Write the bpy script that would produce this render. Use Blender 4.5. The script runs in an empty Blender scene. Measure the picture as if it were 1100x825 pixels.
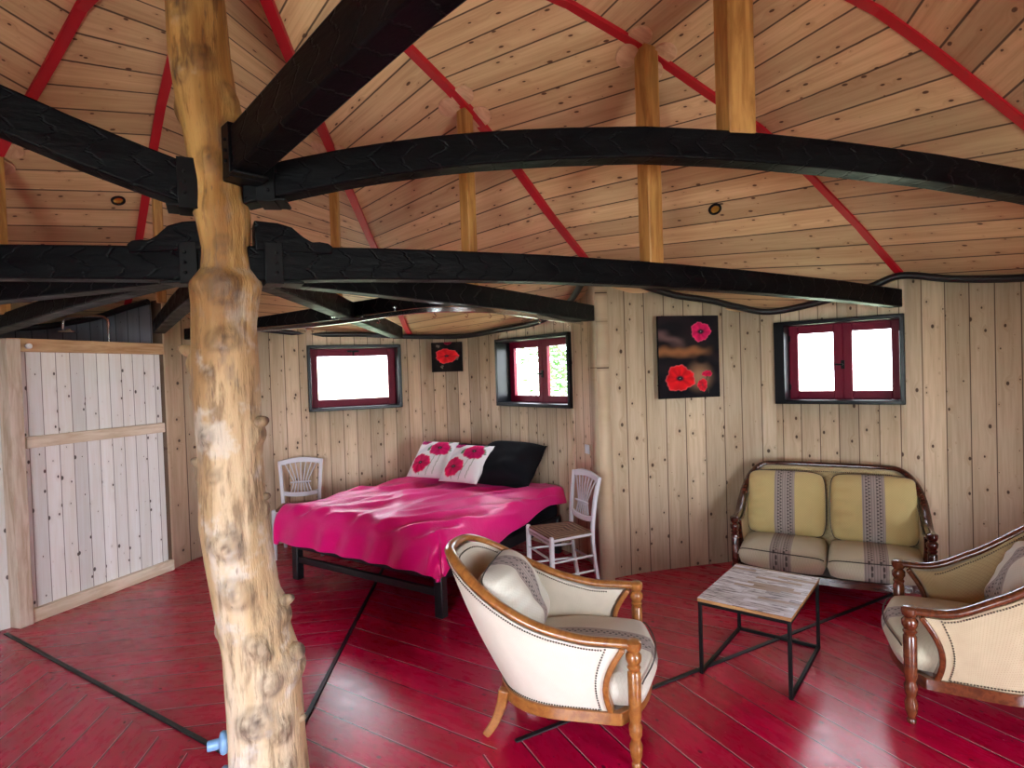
import bpy, bmesh, math, random
from mathutils import Vector, Matrix, noise
R = math.radians
random.seed(7)
C = bpy.context.scene
COL = C.collection

# ------------------------------------------------------------------ camera, sky, daylight, exposure
PITCH, ROLL = R(1.137), R(1.89)
cam_d = bpy.data.cameras.new('camera'); cam = bpy.data.objects.new('camera', cam_d); COL.objects.link(cam)
fw = Vector((0, math.cos(PITCH), -math.sin(PITCH))); up0 = Vector((0, math.sin(PITCH), math.cos(PITCH))); rt0 = Vector((1, 0, 0))
rt = rt0*math.cos(ROLL) - up0*math.sin(ROLL); up = rt0*math.sin(ROLL) + up0*math.cos(ROLL)
cam.matrix_world = Matrix(((rt.x, up.x, -fw.x, 0), (rt.y, up.y, -fw.y, 0), (rt.z, up.z, -fw.z, 1.76), (0, 0, 0, 1)))
cam_d.sensor_width = 36; cam_d.lens = 630/1100*36; cam_d.clip_start = .02
C.camera = cam
W = bpy.data.worlds.new('sky'); C.world = W; W.use_nodes = True
bg = W.node_tree.nodes['Background']; bg.inputs[0].default_value = (.86, .88, 1, 1); bg.inputs[1].default_value = 9.0
vs = C.view_settings; vs.view_transform = 'Standard'; vs.look = 'None'; vs.gamma = 1; vs.use_curve_mapping = False
vs.exposure = 1.3
C.cycles.max_bounces = 10; C.cycles.diffuse_bounces = 6; C.cycles.transparent_max_bounces = 12
C.cycles.caustics_reflective = False; C.cycles.caustics_refractive = False; C.cycles.sample_clamp_indirect = 6
def area(name, loc, target, sx, sy, power, col=(1, 1, 1), portal=False):
    l = bpy.data.lights.new(name, 'AREA'); l.shape = 'RECTANGLE'; l.size = sx; l.size_y = sy; l.energy = power; l.color = col
    o = bpy.data.objects.new(name, l); COL.objects.link(o); o.location = loc
    o.rotation_euler = (Vector(target)-Vector(loc)).to_track_quat('-Z', 'Y').to_euler()
    if portal: l.cycles.is_portal = True
    return o
# daylight falling through the two glazed doors behind the camera
area('daylight_door_left', (-1.75, -2.9, 1.75), (-1.2, 2.0, .7), 3.0, 2.6, 350, (.84, .90, 1))
area('daylight_door_right', (3.5, -2.0, 1.7), (.9, 3.2, .7), 2.8, 2.4, 300, (.86, .91, 1))

# ------------------------------------------------------------------ helpers
def lin(r, g, b):
    f = lambda c: ((c/255+.055)/1.055)**2.4 if c > 10 else c/255/12.92
    return (f(r), f(g), f(b), 1)
def smooth(a, b, x):
    t = max(0, min(1, (x-a)/(b-a))); return t*t*(3-2*t)
def catmull(P, n, closed=False):
    P = [Vector(p) for p in P]; out = []; m = len(P)
    for i in range(m if closed else m-1):
        if closed: a, b, c, d = P[i-1], P[i], P[(i+1) % m], P[(i+2) % m]
        else: a, b, c, d = P[max(i-1, 0)], P[i], P[i+1], P[min(i+2, m-1)]
        for k in range(n):
            t = k/n
            out.append(.5*((2*b)+(c-a)*t+(2*a-5*b+4*c-d)*t*t+(3*b-a-3*c+d)*t**3))
    if not closed: out.append(P[-1].copy())
    return out
def interp(tab, x):
    if x <= tab[0][0]: return tab[0][1]
    for (a, p), (b, q) in zip(tab, tab[1:]):
        if x <= b: return p+(q-p)*(x-a)/(b-a)
    (a, p), (b, q) = tab[-2:]; return q+(q-p)/(b-a)*(x-b)

class MB:
    def __init__(s): s.v = []; s.f = []; s.uv = []; s.col = []
    def add(s, vs, fs, uvs=None, M=None):
        o = len(s.v)
        for p in vs:
            p = Vector(p); s.v.append(M @ p if M else p)
        for i, f in enumerate(fs):
            s.f.append([o+k for k in f]); s.uv.append(uvs[i] if uvs else None)
    def box(s, c, d, M=None):
        x, y, z = c; a, b, h = d[0]/2, d[1]/2, d[2]/2
        vs = [(x+i*a, y+j*b, z+k*h) for k in (-1, 1) for j in (-1, 1) for i in (-1, 1)]
        s.add(vs, [(0, 2, 3, 1), (4, 5, 7, 6), (0, 1, 5, 4), (2, 6, 7, 3), (0, 4, 6, 2), (1, 3, 7, 5)], None, M)
    def tube(s, pts, r, n=10, closed=False, M=None):
        s.sweep(pts, [(math.cos(2*math.pi*k/n), math.sin(2*math.pi*k/n)) for k in range(n)], r, closed, M)
    def sweep(s, pts, prof, r=1, closed=False, M=None, upv=(0, 0, 1)):
        pts = [Vector(p) for p in pts]; m = len(pts); n = len(prof); vs = []
        U0 = Vector(upv); last = None
        for i, p in enumerate(pts):
            a = pts[i-1] if (i > 0 or closed) else pts[i]; b = pts[(i+1) % m] if (i < m-1 or closed) else pts[i]
            t = (b-a).normalized() if (b-a).length > 1e-9 else Vector((0, 0, 1))
            side = t.cross(U0)
            if side.length < .12:
                side = last.copy() if last else t.cross(Vector((1, 0, 0)) if abs(t.x) < .9 else Vector((0, 1, 0)))
                side = side - t*side.dot(t)
            side.normalize(); last = side; u = side.cross(t)
            rr = r[i] if isinstance(r, (list, tuple)) else r
            for (x, y) in prof: vs.append(p+side*x*rr+u*y*rr)
        fs = []
        for i in range(m if closed else m-1):
            j = (i+1) % m
            for k in range(n):
                l = (k+1) % n; fs.append((i*n+k, i*n+l, j*n+l, j*n+k))
        if not closed:
            fs.append(tuple(range(n-1, -1, -1))); fs.append(tuple((m-1)*n+k for k in range(n)))
        s.add(vs, fs, None, M)
    def lathe(s, prof, n=16, M=None):
        vs = []; m = len(prof)
        for (r, z) in prof:
            for k in range(n):
                a = 2*math.pi*k/n; vs.append((r*math.cos(a), r*math.sin(a), z))
        fs = [(i*n+k, i*n+(k+1) % n, (i+1)*n+(k+1) % n, (i+1)*n+k) for i in range(m-1) for k in range(n)]
        fs.append(tuple(range(n-1, -1, -1))); fs.append(tuple((m-1)*n+k for k in range(n)))
        s.add(vs, fs, None, M)
    def grid(s, fn, nu, nv, M=None, uvf=None, closeu=False, flip=False):
        vs = [fn(i/nu, j/nv) for j in range(nv+1) for i in range(nu+1)]
        fs, uv = [], []
        for j in range(nv):
            for i in range(nu):
                q = [(i, j), (i+1, j), (i+1, j+1), (i, j+1)]
                if flip: q = q[::-1]
                fs.append([b*(nu+1)+a for a, b in q]); 
                uv.append([(uvf(a/nu, b/nv) if uvf else (a/nu, b/nv)) for a, b in q])
        s.add(vs, fs, uv, M)
    def prism(s, poly, z0, z1, M=None):
        n = len(poly); vs = [(x, y, z0) for x, y in poly]+[(x, y, z1) for x, y in poly]
        fs = [tuple(range(n-1, -1, -1)), tuple(range(n, 2*n))]+[(k, (k+1) % n, n+(k+1) % n, n+k) for k in range(n)]
        s.add(vs, fs, None, M)
    def build(s, name, mat, parent=None, bevel=0, sm=True, subd=0, solid=0, loc=None, angle=40):
        me = bpy.data.meshes.new(name); me.from_pydata([tuple(v) for v in s.v], [], s.f)
        if any(s.uv):
            ul = me.uv_layers.new(name='UVMap')
            for p, u in zip(me.polygons, s.uv):
                if u:
                    for li, c in zip(p.loop_indices, u): ul.data[li].uv = c
        if s.col:
            ca = me.color_attributes.new('Paint', 'FLOAT_COLOR', 'POINT')
            for i, c in enumerate(s.col): ca.data[i].color = c
        me.materials.append(mat)
        if sm:
            me.polygons.foreach_set('use_smooth', [True]*len(me.polygons))
            if angle < 180: me.set_sharp_from_angle(angle=R(angle))
        o = bpy.data.objects.new(name, me); COL.objects.link(o)
        if parent: o.parent = parent
        if loc: o.location = loc
        if bevel:
            b = o.modifiers.new('bevel', 'BEVEL'); b.width = bevel; b.segments = 2; b.limit_method = 'ANGLE'; b.angle_limit = R(35)
        if solid:
            d = o.modifiers.new('solid', 'SOLIDIFY'); d.thickness = solid; d.offset = -1
        if subd:
            d = o.modifiers.new('sub', 'SUBSURF'); d.levels = subd; d.render_levels = subd
        return o
def tag(o, label=None, cat=None, group=None, kind=None):
    if label: o['label'] = label
    if cat: o['category'] = cat
    if group: o['group'] = group
    if kind: o['kind'] = kind
    return o
def thing(name, label, cat, loc=(0, 0, 0), rz=0, group=None):
    o = bpy.data.objects.new(name, None); COL.objects.link(o); o.empty_display_size = .1
    o.location = loc; o.rotation_euler = (0, 0, rz); return tag(o, label, cat, group)
def T3(x, y, z, rz=0, rx=0, ry=0):
    return Matrix.Translation((x, y, z)) @ Matrix.Rotation(rz, 4, 'Z') @ Matrix.Rotation(ry, 4, 'Y') @ Matrix.Rotation(rx, 4, 'X')

# ------------------------------------------------------------------ materials
class NT:
    def __init__(s, name):
        s.m = bpy.data.materials.new(name); s.m.use_nodes = True; s.t = s.m.node_tree; s.n = s.t.nodes; s.l = s.t.links
        s.b = s.n['Principled BSDF']
    def node(s, typ, props=None, **ins):
        n = s.n.new(typ)
        for k, v in (props or {}).items(): setattr(n, k, v)
        for k, v in ins.items():
            k = int(k[1:]) if k[0] == 'i' and k[1:].isdigit() else k
            if hasattr(v, 'is_output') or isinstance(v, bpy.types.NodeSocket): s.l.new(v, n.inputs[k])
            else: n.inputs[k].default_value = v
        return n
    def math(s, op, a, b=0., c=0.): return s.node('ShaderNodeMath', {'operation': op}, i0=a, i1=b, i2=c).outputs[0]
    def mix(s, f, a, b, mode='MIX'):
        n = s.node('ShaderNodeMix', {'data_type': 'RGBA', 'blend_type': mode}); 
        for k, v in ((0, f), (6, a), (7, b)):
            if isinstance(v, bpy.types.NodeSocket): s.l.new(v, n.inputs[k])
            else: n.inputs[k].default_value = v
        return n.outputs[2]
    def ramp(s, x, lo, hi): return s.node('ShaderNodeMapRange', {'interpolation_type': 'SMOOTHSTEP'}, i0=x, i1=lo, i2=hi, i3=0., i4=1.).outputs[0]
    def noise(s, vec, scale, detail=3., rough=.55, dist=0., out=0):
        n = s.node('ShaderNodeTexNoise'); s.l.new(vec, n.inputs['Vector'])
        n.inputs['Scale'].default_value = scale; n.inputs['Detail'].default_value = detail; n.inputs['Roughness'].default_value = rough; n.inputs['Distortion'].default_value = dist
        return n.outputs[out]
    def xyz(s, x, y, z=0.): return s.node('ShaderNodeCombineXYZ', None, i0=x, i1=y, i2=z).outputs[0]
    def obj(s): return s.node('ShaderNodeTexCoord').outputs['Object']
    def uvs(s):
        sp = s.node('ShaderNodeSeparateXYZ', None, i0=s.node('ShaderNodeTexCoord').outputs['UV']); return sp.outputs[0], sp.outputs[1]
    def set(s, col=None, rough=None, **k):
        def put(key, v):
            if isinstance(v, bpy.types.NodeSocket): s.l.new(v, s.b.inputs[key])
            else: s.b.inputs[key].default_value = v
        if col is not None: put('Base Color', col)
        if rough is not None: put('Roughness', rough)
        for a, v in k.items(): put(a.replace('_', ' '), v)
        return s
    def bump(s, h, strength=.3, dist=.01):
        n = s.node('ShaderNodeBump', None, Height=h); n.inputs['Strength'].default_value = strength; n.inputs['Distance'].default_value = dist
        s.l.new(n.outputs[0], s.b.inputs['Normal']); return s
def plain(name, col, rough=.5, **k): return NT(name).set(col, rough, **k).m

def planks(name, light, dark, knot, gap, width, rough=.6, vary=.5, knots=1., gapw=.035, seam=False, paint=None):
    """u runs across the boards and v along them, both in metres"""
    t = NT(name); u, v = t.uvs()
    q = t.math('DIVIDE', u, width); idn = t.math('FLOOR', q); fr = t.math('FRACT', q)
    rnd = t.node('ShaderNodeTexWhiteNoise', {'noise_dimensions': '1D'}, W=idn)
    r1 = rnd.outputs['Value']
    edge = t.math('MINIMUM', fr, t.math('SUBTRACT', 1., fr)); g = t.math('SUBTRACT', 1., t.ramp(edge, gapw*.35, gapw))
    off = t.math('MULTIPLY', r1, 37.)
    gv = t.xyz(t.math('MULTIPLY', u, 1.), t.math('ADD', t.math('MULTIPLY', v, .045), off), off)
    # knots: a jittered cell pattern stretched along the board
    kv = t.xyz(t.math('MULTIPLY', u, 9.), t.math('ADD', t.math('MULTIPLY', v, 5.6), off), 0.)
    vo = t.node('ShaderNodeTexVoronoi', {'voronoi_dimensions': '2D'}, Vector=kv); vo.inputs['Scale'].default_value = 1.
    kd = vo.outputs['Distance']; kr = t.node('ShaderNodeSeparateXYZ', None, i0=vo.outputs['Color']).outputs[0]
    size = t.math('MULTIPLY', t.math('POWER', kr, 1.5), .12*knots)
    kmask = t.math('SUBTRACT', 1., t.node('ShaderNodeMapRange', {'interpolation_type': 'SMOOTHSTEP'}, i0=kd, i1=t.math('MULTIPLY', size, .62), i2=t.math('ADD', size, .004), i3=0., i4=1.).outputs[0])
    halo = t.math('SUBTRACT', 1., t.node('ShaderNodeMapRange', {'interpolation_type': 'SMOOTHSTEP'}, i0=kd, i1=size, i2=t.math('MULTIPLY', t.math('ADD', size, .02), 3.4), i3=0., i4=1.).outputs[0])
    warp = t.math('MULTIPLY', halo, .03)
    gv2 = t.node('ShaderNodeVectorMath', {'operation': 'ADD'}, i0=gv, i1=t.xyz(warp, 0., 0.)).outputs[0]
    grain = t.noise(gv2, 55., 3., .6); broad = t.noise(gv2, 11., 2., .5)
    mixv = t.math('ADD', t.math('MULTIPLY', t.ramp(grain, .3, .8), .5), t.math('MULTIPLY', t.ramp(broad, .2, .8), .5))
    col = t.mix(mixv, light, dark)
    tone = t.math('ADD', 1.-vary*.5, t.math('MULTIPLY', r1, vary))
    col = t.mix(1., col, t.xyz(tone, t.math('ADD', t.math('MULTIPLY', tone, .96), .04), t.math('ADD', t.math('MULTIPLY', tone, .9), .08)), 'MULTIPLY')
    col = t.mix(t.math('MULTIPLY', halo, .35), col, dark)
    if paint: col = paint(t, u, v, fr, r1, col, kmask)
    else: col = t.mix(t.math('MULTIPLY', kmask, .9), col, knot)
    col = t.mix(t.math('MULTIPLY', g, .88), col, gap)
    if not paint: t.set(col, rough)
    t.b.inputs['Specular IOR Level'].default_value = .3
    if paint: t.set(col)
    h = t.math('SUBTRACT', t.math('MULTIPLY', grain, .15), g)
    t.bump(h, .1, .0015); return t.m
M = {}
M['wall'] = planks('pine_wall', lin(220, 200, 174), lin(182, 156, 126), lin(62, 38, 28), lin(80, 56, 42), .148, .62, .4, 1.0, .034)
M['ceil'] = planks('pine_ceiling', lin(212, 176, 138), lin(176, 134, 98), lin(72, 40, 24), lin(44, 24, 16), .19, .5, .36, .9, .046)
M['part'] = planks('pine_partition', lin(238, 238, 238), lin(222, 216, 208), lin(56, 40, 34), lin(98, 82, 70), .108, .65, .22, 1.0, .035)
M['greywall'] = planks('grey_boards', lin(150, 152, 164), lin(136, 138, 150), lin(60, 60, 66), lin(40, 40, 44), .12, .6, .1, .3, .04)
def floor_paint(t, u, v, fr, r1, col, km):
    p = t.xyz(u, t.math('MULTIPLY', v, .3), r1)
    a = t.noise(p, 5., 4., .65); b = t.noise(p, 26., 3., .6); spk = t.noise(t.xyz(u, v, 0.), 60., 2., .5)
    base = t.mix(t.ramp(a, .35, .68), lin(166, 0, 46), lin(200, 5, 68))
    base = t.mix(t.math('MULTIPLY', t.ramp(b, .60, .78), .5), base, lin(96, 2, 30))
    base = t.mix(t.math('MULTIPLY', r1, .45), base, lin(140, 1, 38))
    base = t.mix(t.math('MULTIPLY', km, .8), base, lin(64, 6, 20))
    base = t.mix(t.math('MULTIPLY', t.ramp(spk, .72, .77), .6), base, lin(226, 150, 164))
    # worn pale line along some board edges
    rn = t.noise(t.xyz(t.math('FLOOR', t.math('ADD', t.math('DIVIDE', u, .20), .5)), t.math('MULTIPLY', v, .5), 3.), 1.3, 2.)
    lm = t.math('MULTIPLY', t.math('MULTIPLY', t.math('GREATER_THAN', fr, .014), t.math('LESS_THAN', fr, .040)), t.ramp(rn, .36, .46))
    t.set(None, t.node('ShaderNodeMapRange', None, i0=b, i1=.3, i2=.75, i3=.2, i4=.42).outputs[0])
    return t.mix(t.math('MULTIPLY', lm, .85), base, lin(226, 170, 180))
def floor_mat():
    m = planks('red_floor', lin(150, 5, 40), lin(120, 4, 30), lin(40, 2, 10), lin(50, 2, 14), .20, .3, .1, .8, .03, paint=floor_paint)
    nt = m.node_tree; b = nt.nodes['Principled BSDF']
    b.inputs['Coat Weight'].default_value = .62; b.inputs['Coat Roughness'].default_value = .27; b.inputs['Specular IOR Level'].default_value = .12
    return m
M['floor'] = floor_mat()
M['redstrip'] = plain('red_strip', lin(176, 8, 30), .55)
M['rubber'] = plain('black_joint', (.006, .006, .008, 1), .5)
def beam_mat():
    t = NT('black_painted_beam'); o = t.obj()
    sp = t.node('ShaderNodeSeparateXYZ', None, i0=o)
    n = t.noise(t.xyz(t.math('MULTIPLY', sp.outputs[0], .5), sp.outputs[1], t.math('MULTIPLY', sp.outputs[2], 2.)), 9., 4., .6)
    zz = t.math('ABSOLUTE', t.math('SUBTRACT', t.math('FRACT', t.math('MULTIPLY', sp.outputs[2], 9.)), .5))
    ch = t.math('FRACT', t.math('ADD', t.math('ADD', t.math('MULTIPLY', sp.outputs[0], 7.5), t.math('MULTIPLY', zz, .9)), t.math('MULTIPLY', n, .9)))
    chip = t.ramp(t.math('ABSOLUTE', t.math('SUBTRACT', ch, .5)), .42, .5)
    t.set(t.mix(n, (.001, .001, .0015, 1), (.004, .004, .005, 1)), t.node('ShaderNodeMapRange', None, i0=n, i1=.3, i2=.7, i3=.36, i4=.6).outputs[0])
    t.b.inputs['Specular IOR Level'].default_value = .1
    t.bump(t.math('ADD', t.math('MULTIPLY', chip, -.4), t.math('MULTIPLY', n, .8)), .6, .012); return t.m
M['beam'] = beam_mat()
M['iron'] = plain('black_iron', (.0025, .0025, .003, 1), .45, Specular_IOR_Level=.2)
def trunk_mat():
    t = NT('stripped_trunk'); o = t.obj(); sp = t.node('ShaderNodeSeparateXYZ', None, i0=o)
    st = t.xyz(sp.outputs[0], sp.outputs[1], t.math('MULTIPLY', sp.outputs[2], .16))
    a = t.noise(st, 22., 5., .65); b = t.noise(st, 7., 3., .6); c = t.noise(o, 6., 4., .6); d = t.noise(st, 60., 3., .6)
    up_ = t.ramp(sp.outputs[2], .5, 2.6)  # paler foot, browner top: wood tone with room light put into the colour
    base = t.mix(t.ramp(b, .36, .64), t.mix(up_, lin(214, 196, 170), lin(176, 134, 78)), t.mix(up_, lin(190, 162, 124), lin(128, 84, 38)))
    base = t.mix(t.math('MULTIPLY', t.ramp(a, .5, .66), .75), base, t.mix(up_, lin(120, 98, 76), lin(98, 64, 34)))
    base = t.mix(t.math('MULTIPLY', t.ramp(c, .54, .68), t.mix(up_, (.75, .75, .75, 1), (.3, .3, .3, 1))), base, lin(204, 196, 188))
    e = t.noise(t.xyz(sp.outputs[0], sp.outputs[1], t.math('MULTIPLY', sp.outputs[2], .5)), 5., 4., .7)
    base = t.mix(t.math('MULTIPLY', t.ramp(e, .56, .68), .5), base, lin(112, 98, 92))
    base = t.mix(t.math('MULTIPLY', t.ramp(d, .6, .72), .6), base, lin(84, 68, 58))
    col = t.node('ShaderNodeVertexColor', {'layer_name': 'Paint'}).outputs[0]
    k = t.node('ShaderNodeSeparateXYZ', None, i0=col).outputs[0]
    base = t.mix(t.math('MULTIPLY', k, .92), base, lin(58, 42, 38))
    t.set(base, .6); t.b.inputs['Specular IOR Level'].default_value = .25
    t.bump(t.math('ADD', a, t.math('MULTIPLY', d, .6)), .7, .012); return t.m
M['trunk'] = trunk_mat()
def wood(name, a, b, rough=.35, scale=12., axis=0, coat=0.):
    t = NT(name); o = t.obj(); sp = t.node('ShaderNodeSeparateXYZ', None, i0=o); c = [t.math('MULTIPLY', sp.outputs[i], .12 if i == axis else 1.) for i in range(3)]
    n = t.noise(t.xyz(*c), scale*2.5, 4., .6, .6)
    t.set(t.mix(t.ramp(n, .32, .7), a, b), rough); t.b.inputs['Coat Weight'].default_value = coat; t.b.inputs['Coat Roughness'].default_value = .15
    t.bump(n, .12, .004); return t.m
M['strut'] = wood('pine_strut', lin(190, 140, 78), lin(148, 98, 46), .5, 10., 2)
M['skirt'] = wood('pale_skirting', lin(232, 218, 196), lin(206, 184, 154), .55, 10., 0)
M['pinerail'] = wood('pine_rail', lin(208, 172, 130), lin(172, 128, 84), .55, 10., 0)
M['pinepost'] = wood('pine_post', lin(222, 208, 190), lin(190, 166, 140), .6, 10., 2)
M['collar'] = wood('pine_collar', lin(214, 172, 140), lin(186, 140, 108), .55, 9., 0)
M['beech'] = wood('honey_beech', lin(166, 108, 54), lin(134, 80, 36), .28, 14., 0, .5)
M['walnut'] = wood('brown_walnut', lin(112, 60, 34), lin(82, 38, 22), .25, 14., 0, .6)
M['darkwal'] = wood('dark_mahogany', lin(78, 34, 22), lin(52, 20, 13), .24, 14., 0, .6)
M['white_paint'] = plain('white_paint', lin(206, 206, 212), .42)
M['chrome'] = plain('chrome', (.75, .75, .77, 1), .18, Metallic=1.)
M['white_plastic'] = plain('white_plastic', lin(225, 226, 230), .35)
M['blue_plastic'] = plain('blue_plastic', lin(112, 150, 190), .4)
M['black_frame'] = plain('black_gloss_frame', (.004, .005, .007, 1), .3, Specular_IOR_Level=.3)
M['maroon'] = plain('maroon_frame', lin(112, 2, 38), .5, Specular_IOR_Level=.25)
M['black_cloth'] = plain('black_cloth', (.004, .004, .006, 1), .85, Specular_IOR_Level=.15)
M['hose'] = plain('black_hose', (.006, .006, .008, 1), .42)
M['black_bed'] = plain('black_bed_frame', (.009, .009, .011, 1), .35)
M['studs'] = plain('antique_studs', lin(70, 56, 44), .35, Metallic=.6)
M['piping'] = plain('dark_piping', lin(66, 60, 56), .8)
def glass():
    m = bpy.data.materials.new('window_glass'); m.use_nodes = True; nt = m.node_tree; nt.nodes.clear()
    o = nt.nodes.new('ShaderNodeOutputMaterial'); mx = nt.nodes.new('ShaderNodeMixShader'); tr = nt.nodes.new('ShaderNodeBsdfTransparent'); gl = nt.nodes.new('ShaderNodeBsdfGlossy')
    gl.inputs['Roughness'].default_value = .03; tr.inputs[0].default_value = (.96, .98, .97, 1); mx.inputs[0].default_value = .05
    nt.links.new(tr.outputs[0], mx.inputs[1]); nt.links.new(gl.outputs[0], mx.inputs[2]); nt.links.new(mx.outputs[0], o.inputs[0]); return m
M['glass'] = glass()
def painted(name, rough=.5):
    t = NT(name); t.set(t.node('ShaderNodeVertexColor', {'layer_name': 'Paint'}).outputs[0], rough, Specular_IOR_Level=.15); return t.m
M['canvas'] = painted('printed_canvas', .75); M['printed'] = painted('printed_cotton', .85)
def fabric(name, base, dot, pattern, stripe=None, s=55.):
    """u, v in metres; an optional woven stripe runs along v around u = 0"""
    t = NT(name); u, v = t.uvs()
    if pattern == 'dots':
        a = t.math('SINE', t.math('MULTIPLY', t.math('ADD', u, v), 2*math.pi*s)); b = t.math('SINE', t.math('MULTIPLY', t.math('SUBTRACT', u, v), 2*math.pi*s))
        m = t.ramp(t.math('MULTIPLY', a, b), .55, .95)
    else:
        a = t.math('ABSOLUTE', t.math('SINE', t.math('MULTIPLY', t.math('ADD', u, v), math.pi*s))); b = t.math('ABSOLUTE', t.math('SINE', t.math('MULTIPLY', t.math('SUBTRACT', u, v), math.pi*s)))
        m = t.math('SUBTRACT', 1., t.ramp(t.math('MINIMUM', a, b), .05, .4))
    n = t.noise(t.xyz(u, v, 0.), 9., 3., .6)
    col = t.mix(t.math('MULTIPLY', m, .55), t.mix(t.math('MULTIPLY', n, .5), base, dot), dot)
    if stripe:
        w, c1, c2 = stripe
        au = t.math('ABSOLUTE', u); ins = t.math('LESS_THAN', au, w)
        fine = t.ramp(t.math('SINE', t.math('MULTIPLY', u, 2*math.pi/(w*.24))), -.2, .5)
        mot = t.ramp(t.math('MULTIPLY', t.math('SINE', t.math('MULTIPLY', v, 2*math.pi/.026)), t.math('SINE', t.math('MULTIPLY', u, 2*math.pi/(w*.48)))), .1, .5)
        band = t.math('MULTIPLY', mot, t.math('MULTIPLY', t.math('GREATER_THAN', au, w*.22), t.math('LESS_THAN', au, w*.74)))
        sc = t.mix(t.math('MULTIPLY', fine, .6), c1, c2); sc = t.mix(t.math('MULTIPLY', band, .85), sc, lin(58, 50, 50))
        col = t.mix(ins, col, sc)
    t.set(col, .9); t.b.inputs['Sheen Weight'].default_value = .15; t.b.inputs['Specular IOR Level'].default_value = .2
    t.bump(m, .15, .002); return t.m
STR = (.075, lin(164, 152, 146), lin(124, 112, 108))
M['cream_out'] = fabric('cream_cloth', lin(232, 224, 212), lin(206, 194, 176), 'dots')
M['cream_in'] = fabric('cream_cloth_dotted', lin(214, 204, 186), lin(176, 164, 146), 'dots')
M['beige_out'] = fabric('beige_cloth_dotted', lin(208, 192, 162), lin(150, 124, 96), 'dots', None, 40.)
M['beige_in'] = fabric('beige_cloth_diamond', lin(196, 176, 132), lin(160, 136, 98), 'diamond', None, 40.)
M['cush_pale'] = fabric('pale_striped_cloth', lin(216, 212, 200), lin(196, 190, 176), 'diamond', STR)
M['cush_yellow'] = fabric('straw_yellow_striped_cloth', lin(208, 188, 132), lin(184, 162, 108), 'diamond', STR)
M['cush_seat'] = fabric('grey_cream_striped_cloth', lin(206, 200, 176), lin(184, 176, 152), 'diamond', STR)
def duvet_mat():
    t = NT('magenta_satin_duvet'); o = t.obj(); n = t.noise(o, 3., 3.)
    t.set(t.mix(n, lin(226, 2, 112), lin(240, 8, 130)), .4); t.b.inputs['Sheen Weight'].default_value = .5; t.b.inputs['Sheen Tint'].default_value = lin(255, 130, 200); t.b.inputs['Specular IOR Level'].default_value = .45
    t.bump(t.noise(o, 26., 3., .6, 1.), .25, .012); return t.m
M['duvet'] = duvet_mat()
def straw_mat():
    t = NT('woven_straw'); u, v = t.uvs()
    w = t.math('SINE', t.math('MULTIPLY', v, 2*math.pi*26)); n = t.noise(t.xyz(u, t.math('MULTIPLY', v, 6.), 0.), 9., 3.)
    t.set(t.mix(t.math('ADD', t.math('MULTIPLY', t.ramp(w, -.6, .8), .6), t.math('MULTIPLY', n, .4)), lin(78, 54, 42), lin(168, 136, 104)), .8); t.bump(w, .5, .004); return t.m
M['straw'] = straw_mat()
def slat_top():
    t = NT('pale_plank_top'); u, v = t.uvs()
    i = t.math('FLOOR', t.math('DIVIDE', v, .036)); r = t.node('ShaderNodeTexWhiteNoise', {'noise_dimensions': '1D'}, W=i).outputs[0]
    j = t.math('FLOOR', t.math('ADD', t.math('DIVIDE', u, .26), t.math('MULTIPLY', r, 9.)))
    c = t.node('ShaderNodeTexWhiteNoise', {'noise_dimensions': '2D'}, Vector=t.xyz(i, j, 0.)).outputs[0]
    n = t.noise(t.xyz(t.math('MULTIPLY', u, 2.), t.math('MULTIPLY', v, 16.), t.math('MULTIPLY', c, 20.)), 5., 4., .6)
    col = t.mix(c, lin(234, 236, 246), lin(188, 184, 190)); col = t.mix(t.ramp(n, .46, .68), col, lin(92, 84, 92));  # pale bluish slats: daylight reflected off the top is put into the colour
    col = t.mix(t.math('MULTIPLY', t.math('GREATER_THAN', c, .82), .6), col, lin(170, 146, 122))
    t.set(col, .24); t.b.inputs['Specular IOR Level'].default_value = .5; return t.m
M['slats'] = slat_top()
M['slatedge'] = wood('plank_top_edge', lin(176, 132, 84), lin(140, 96, 56), .5)

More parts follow.
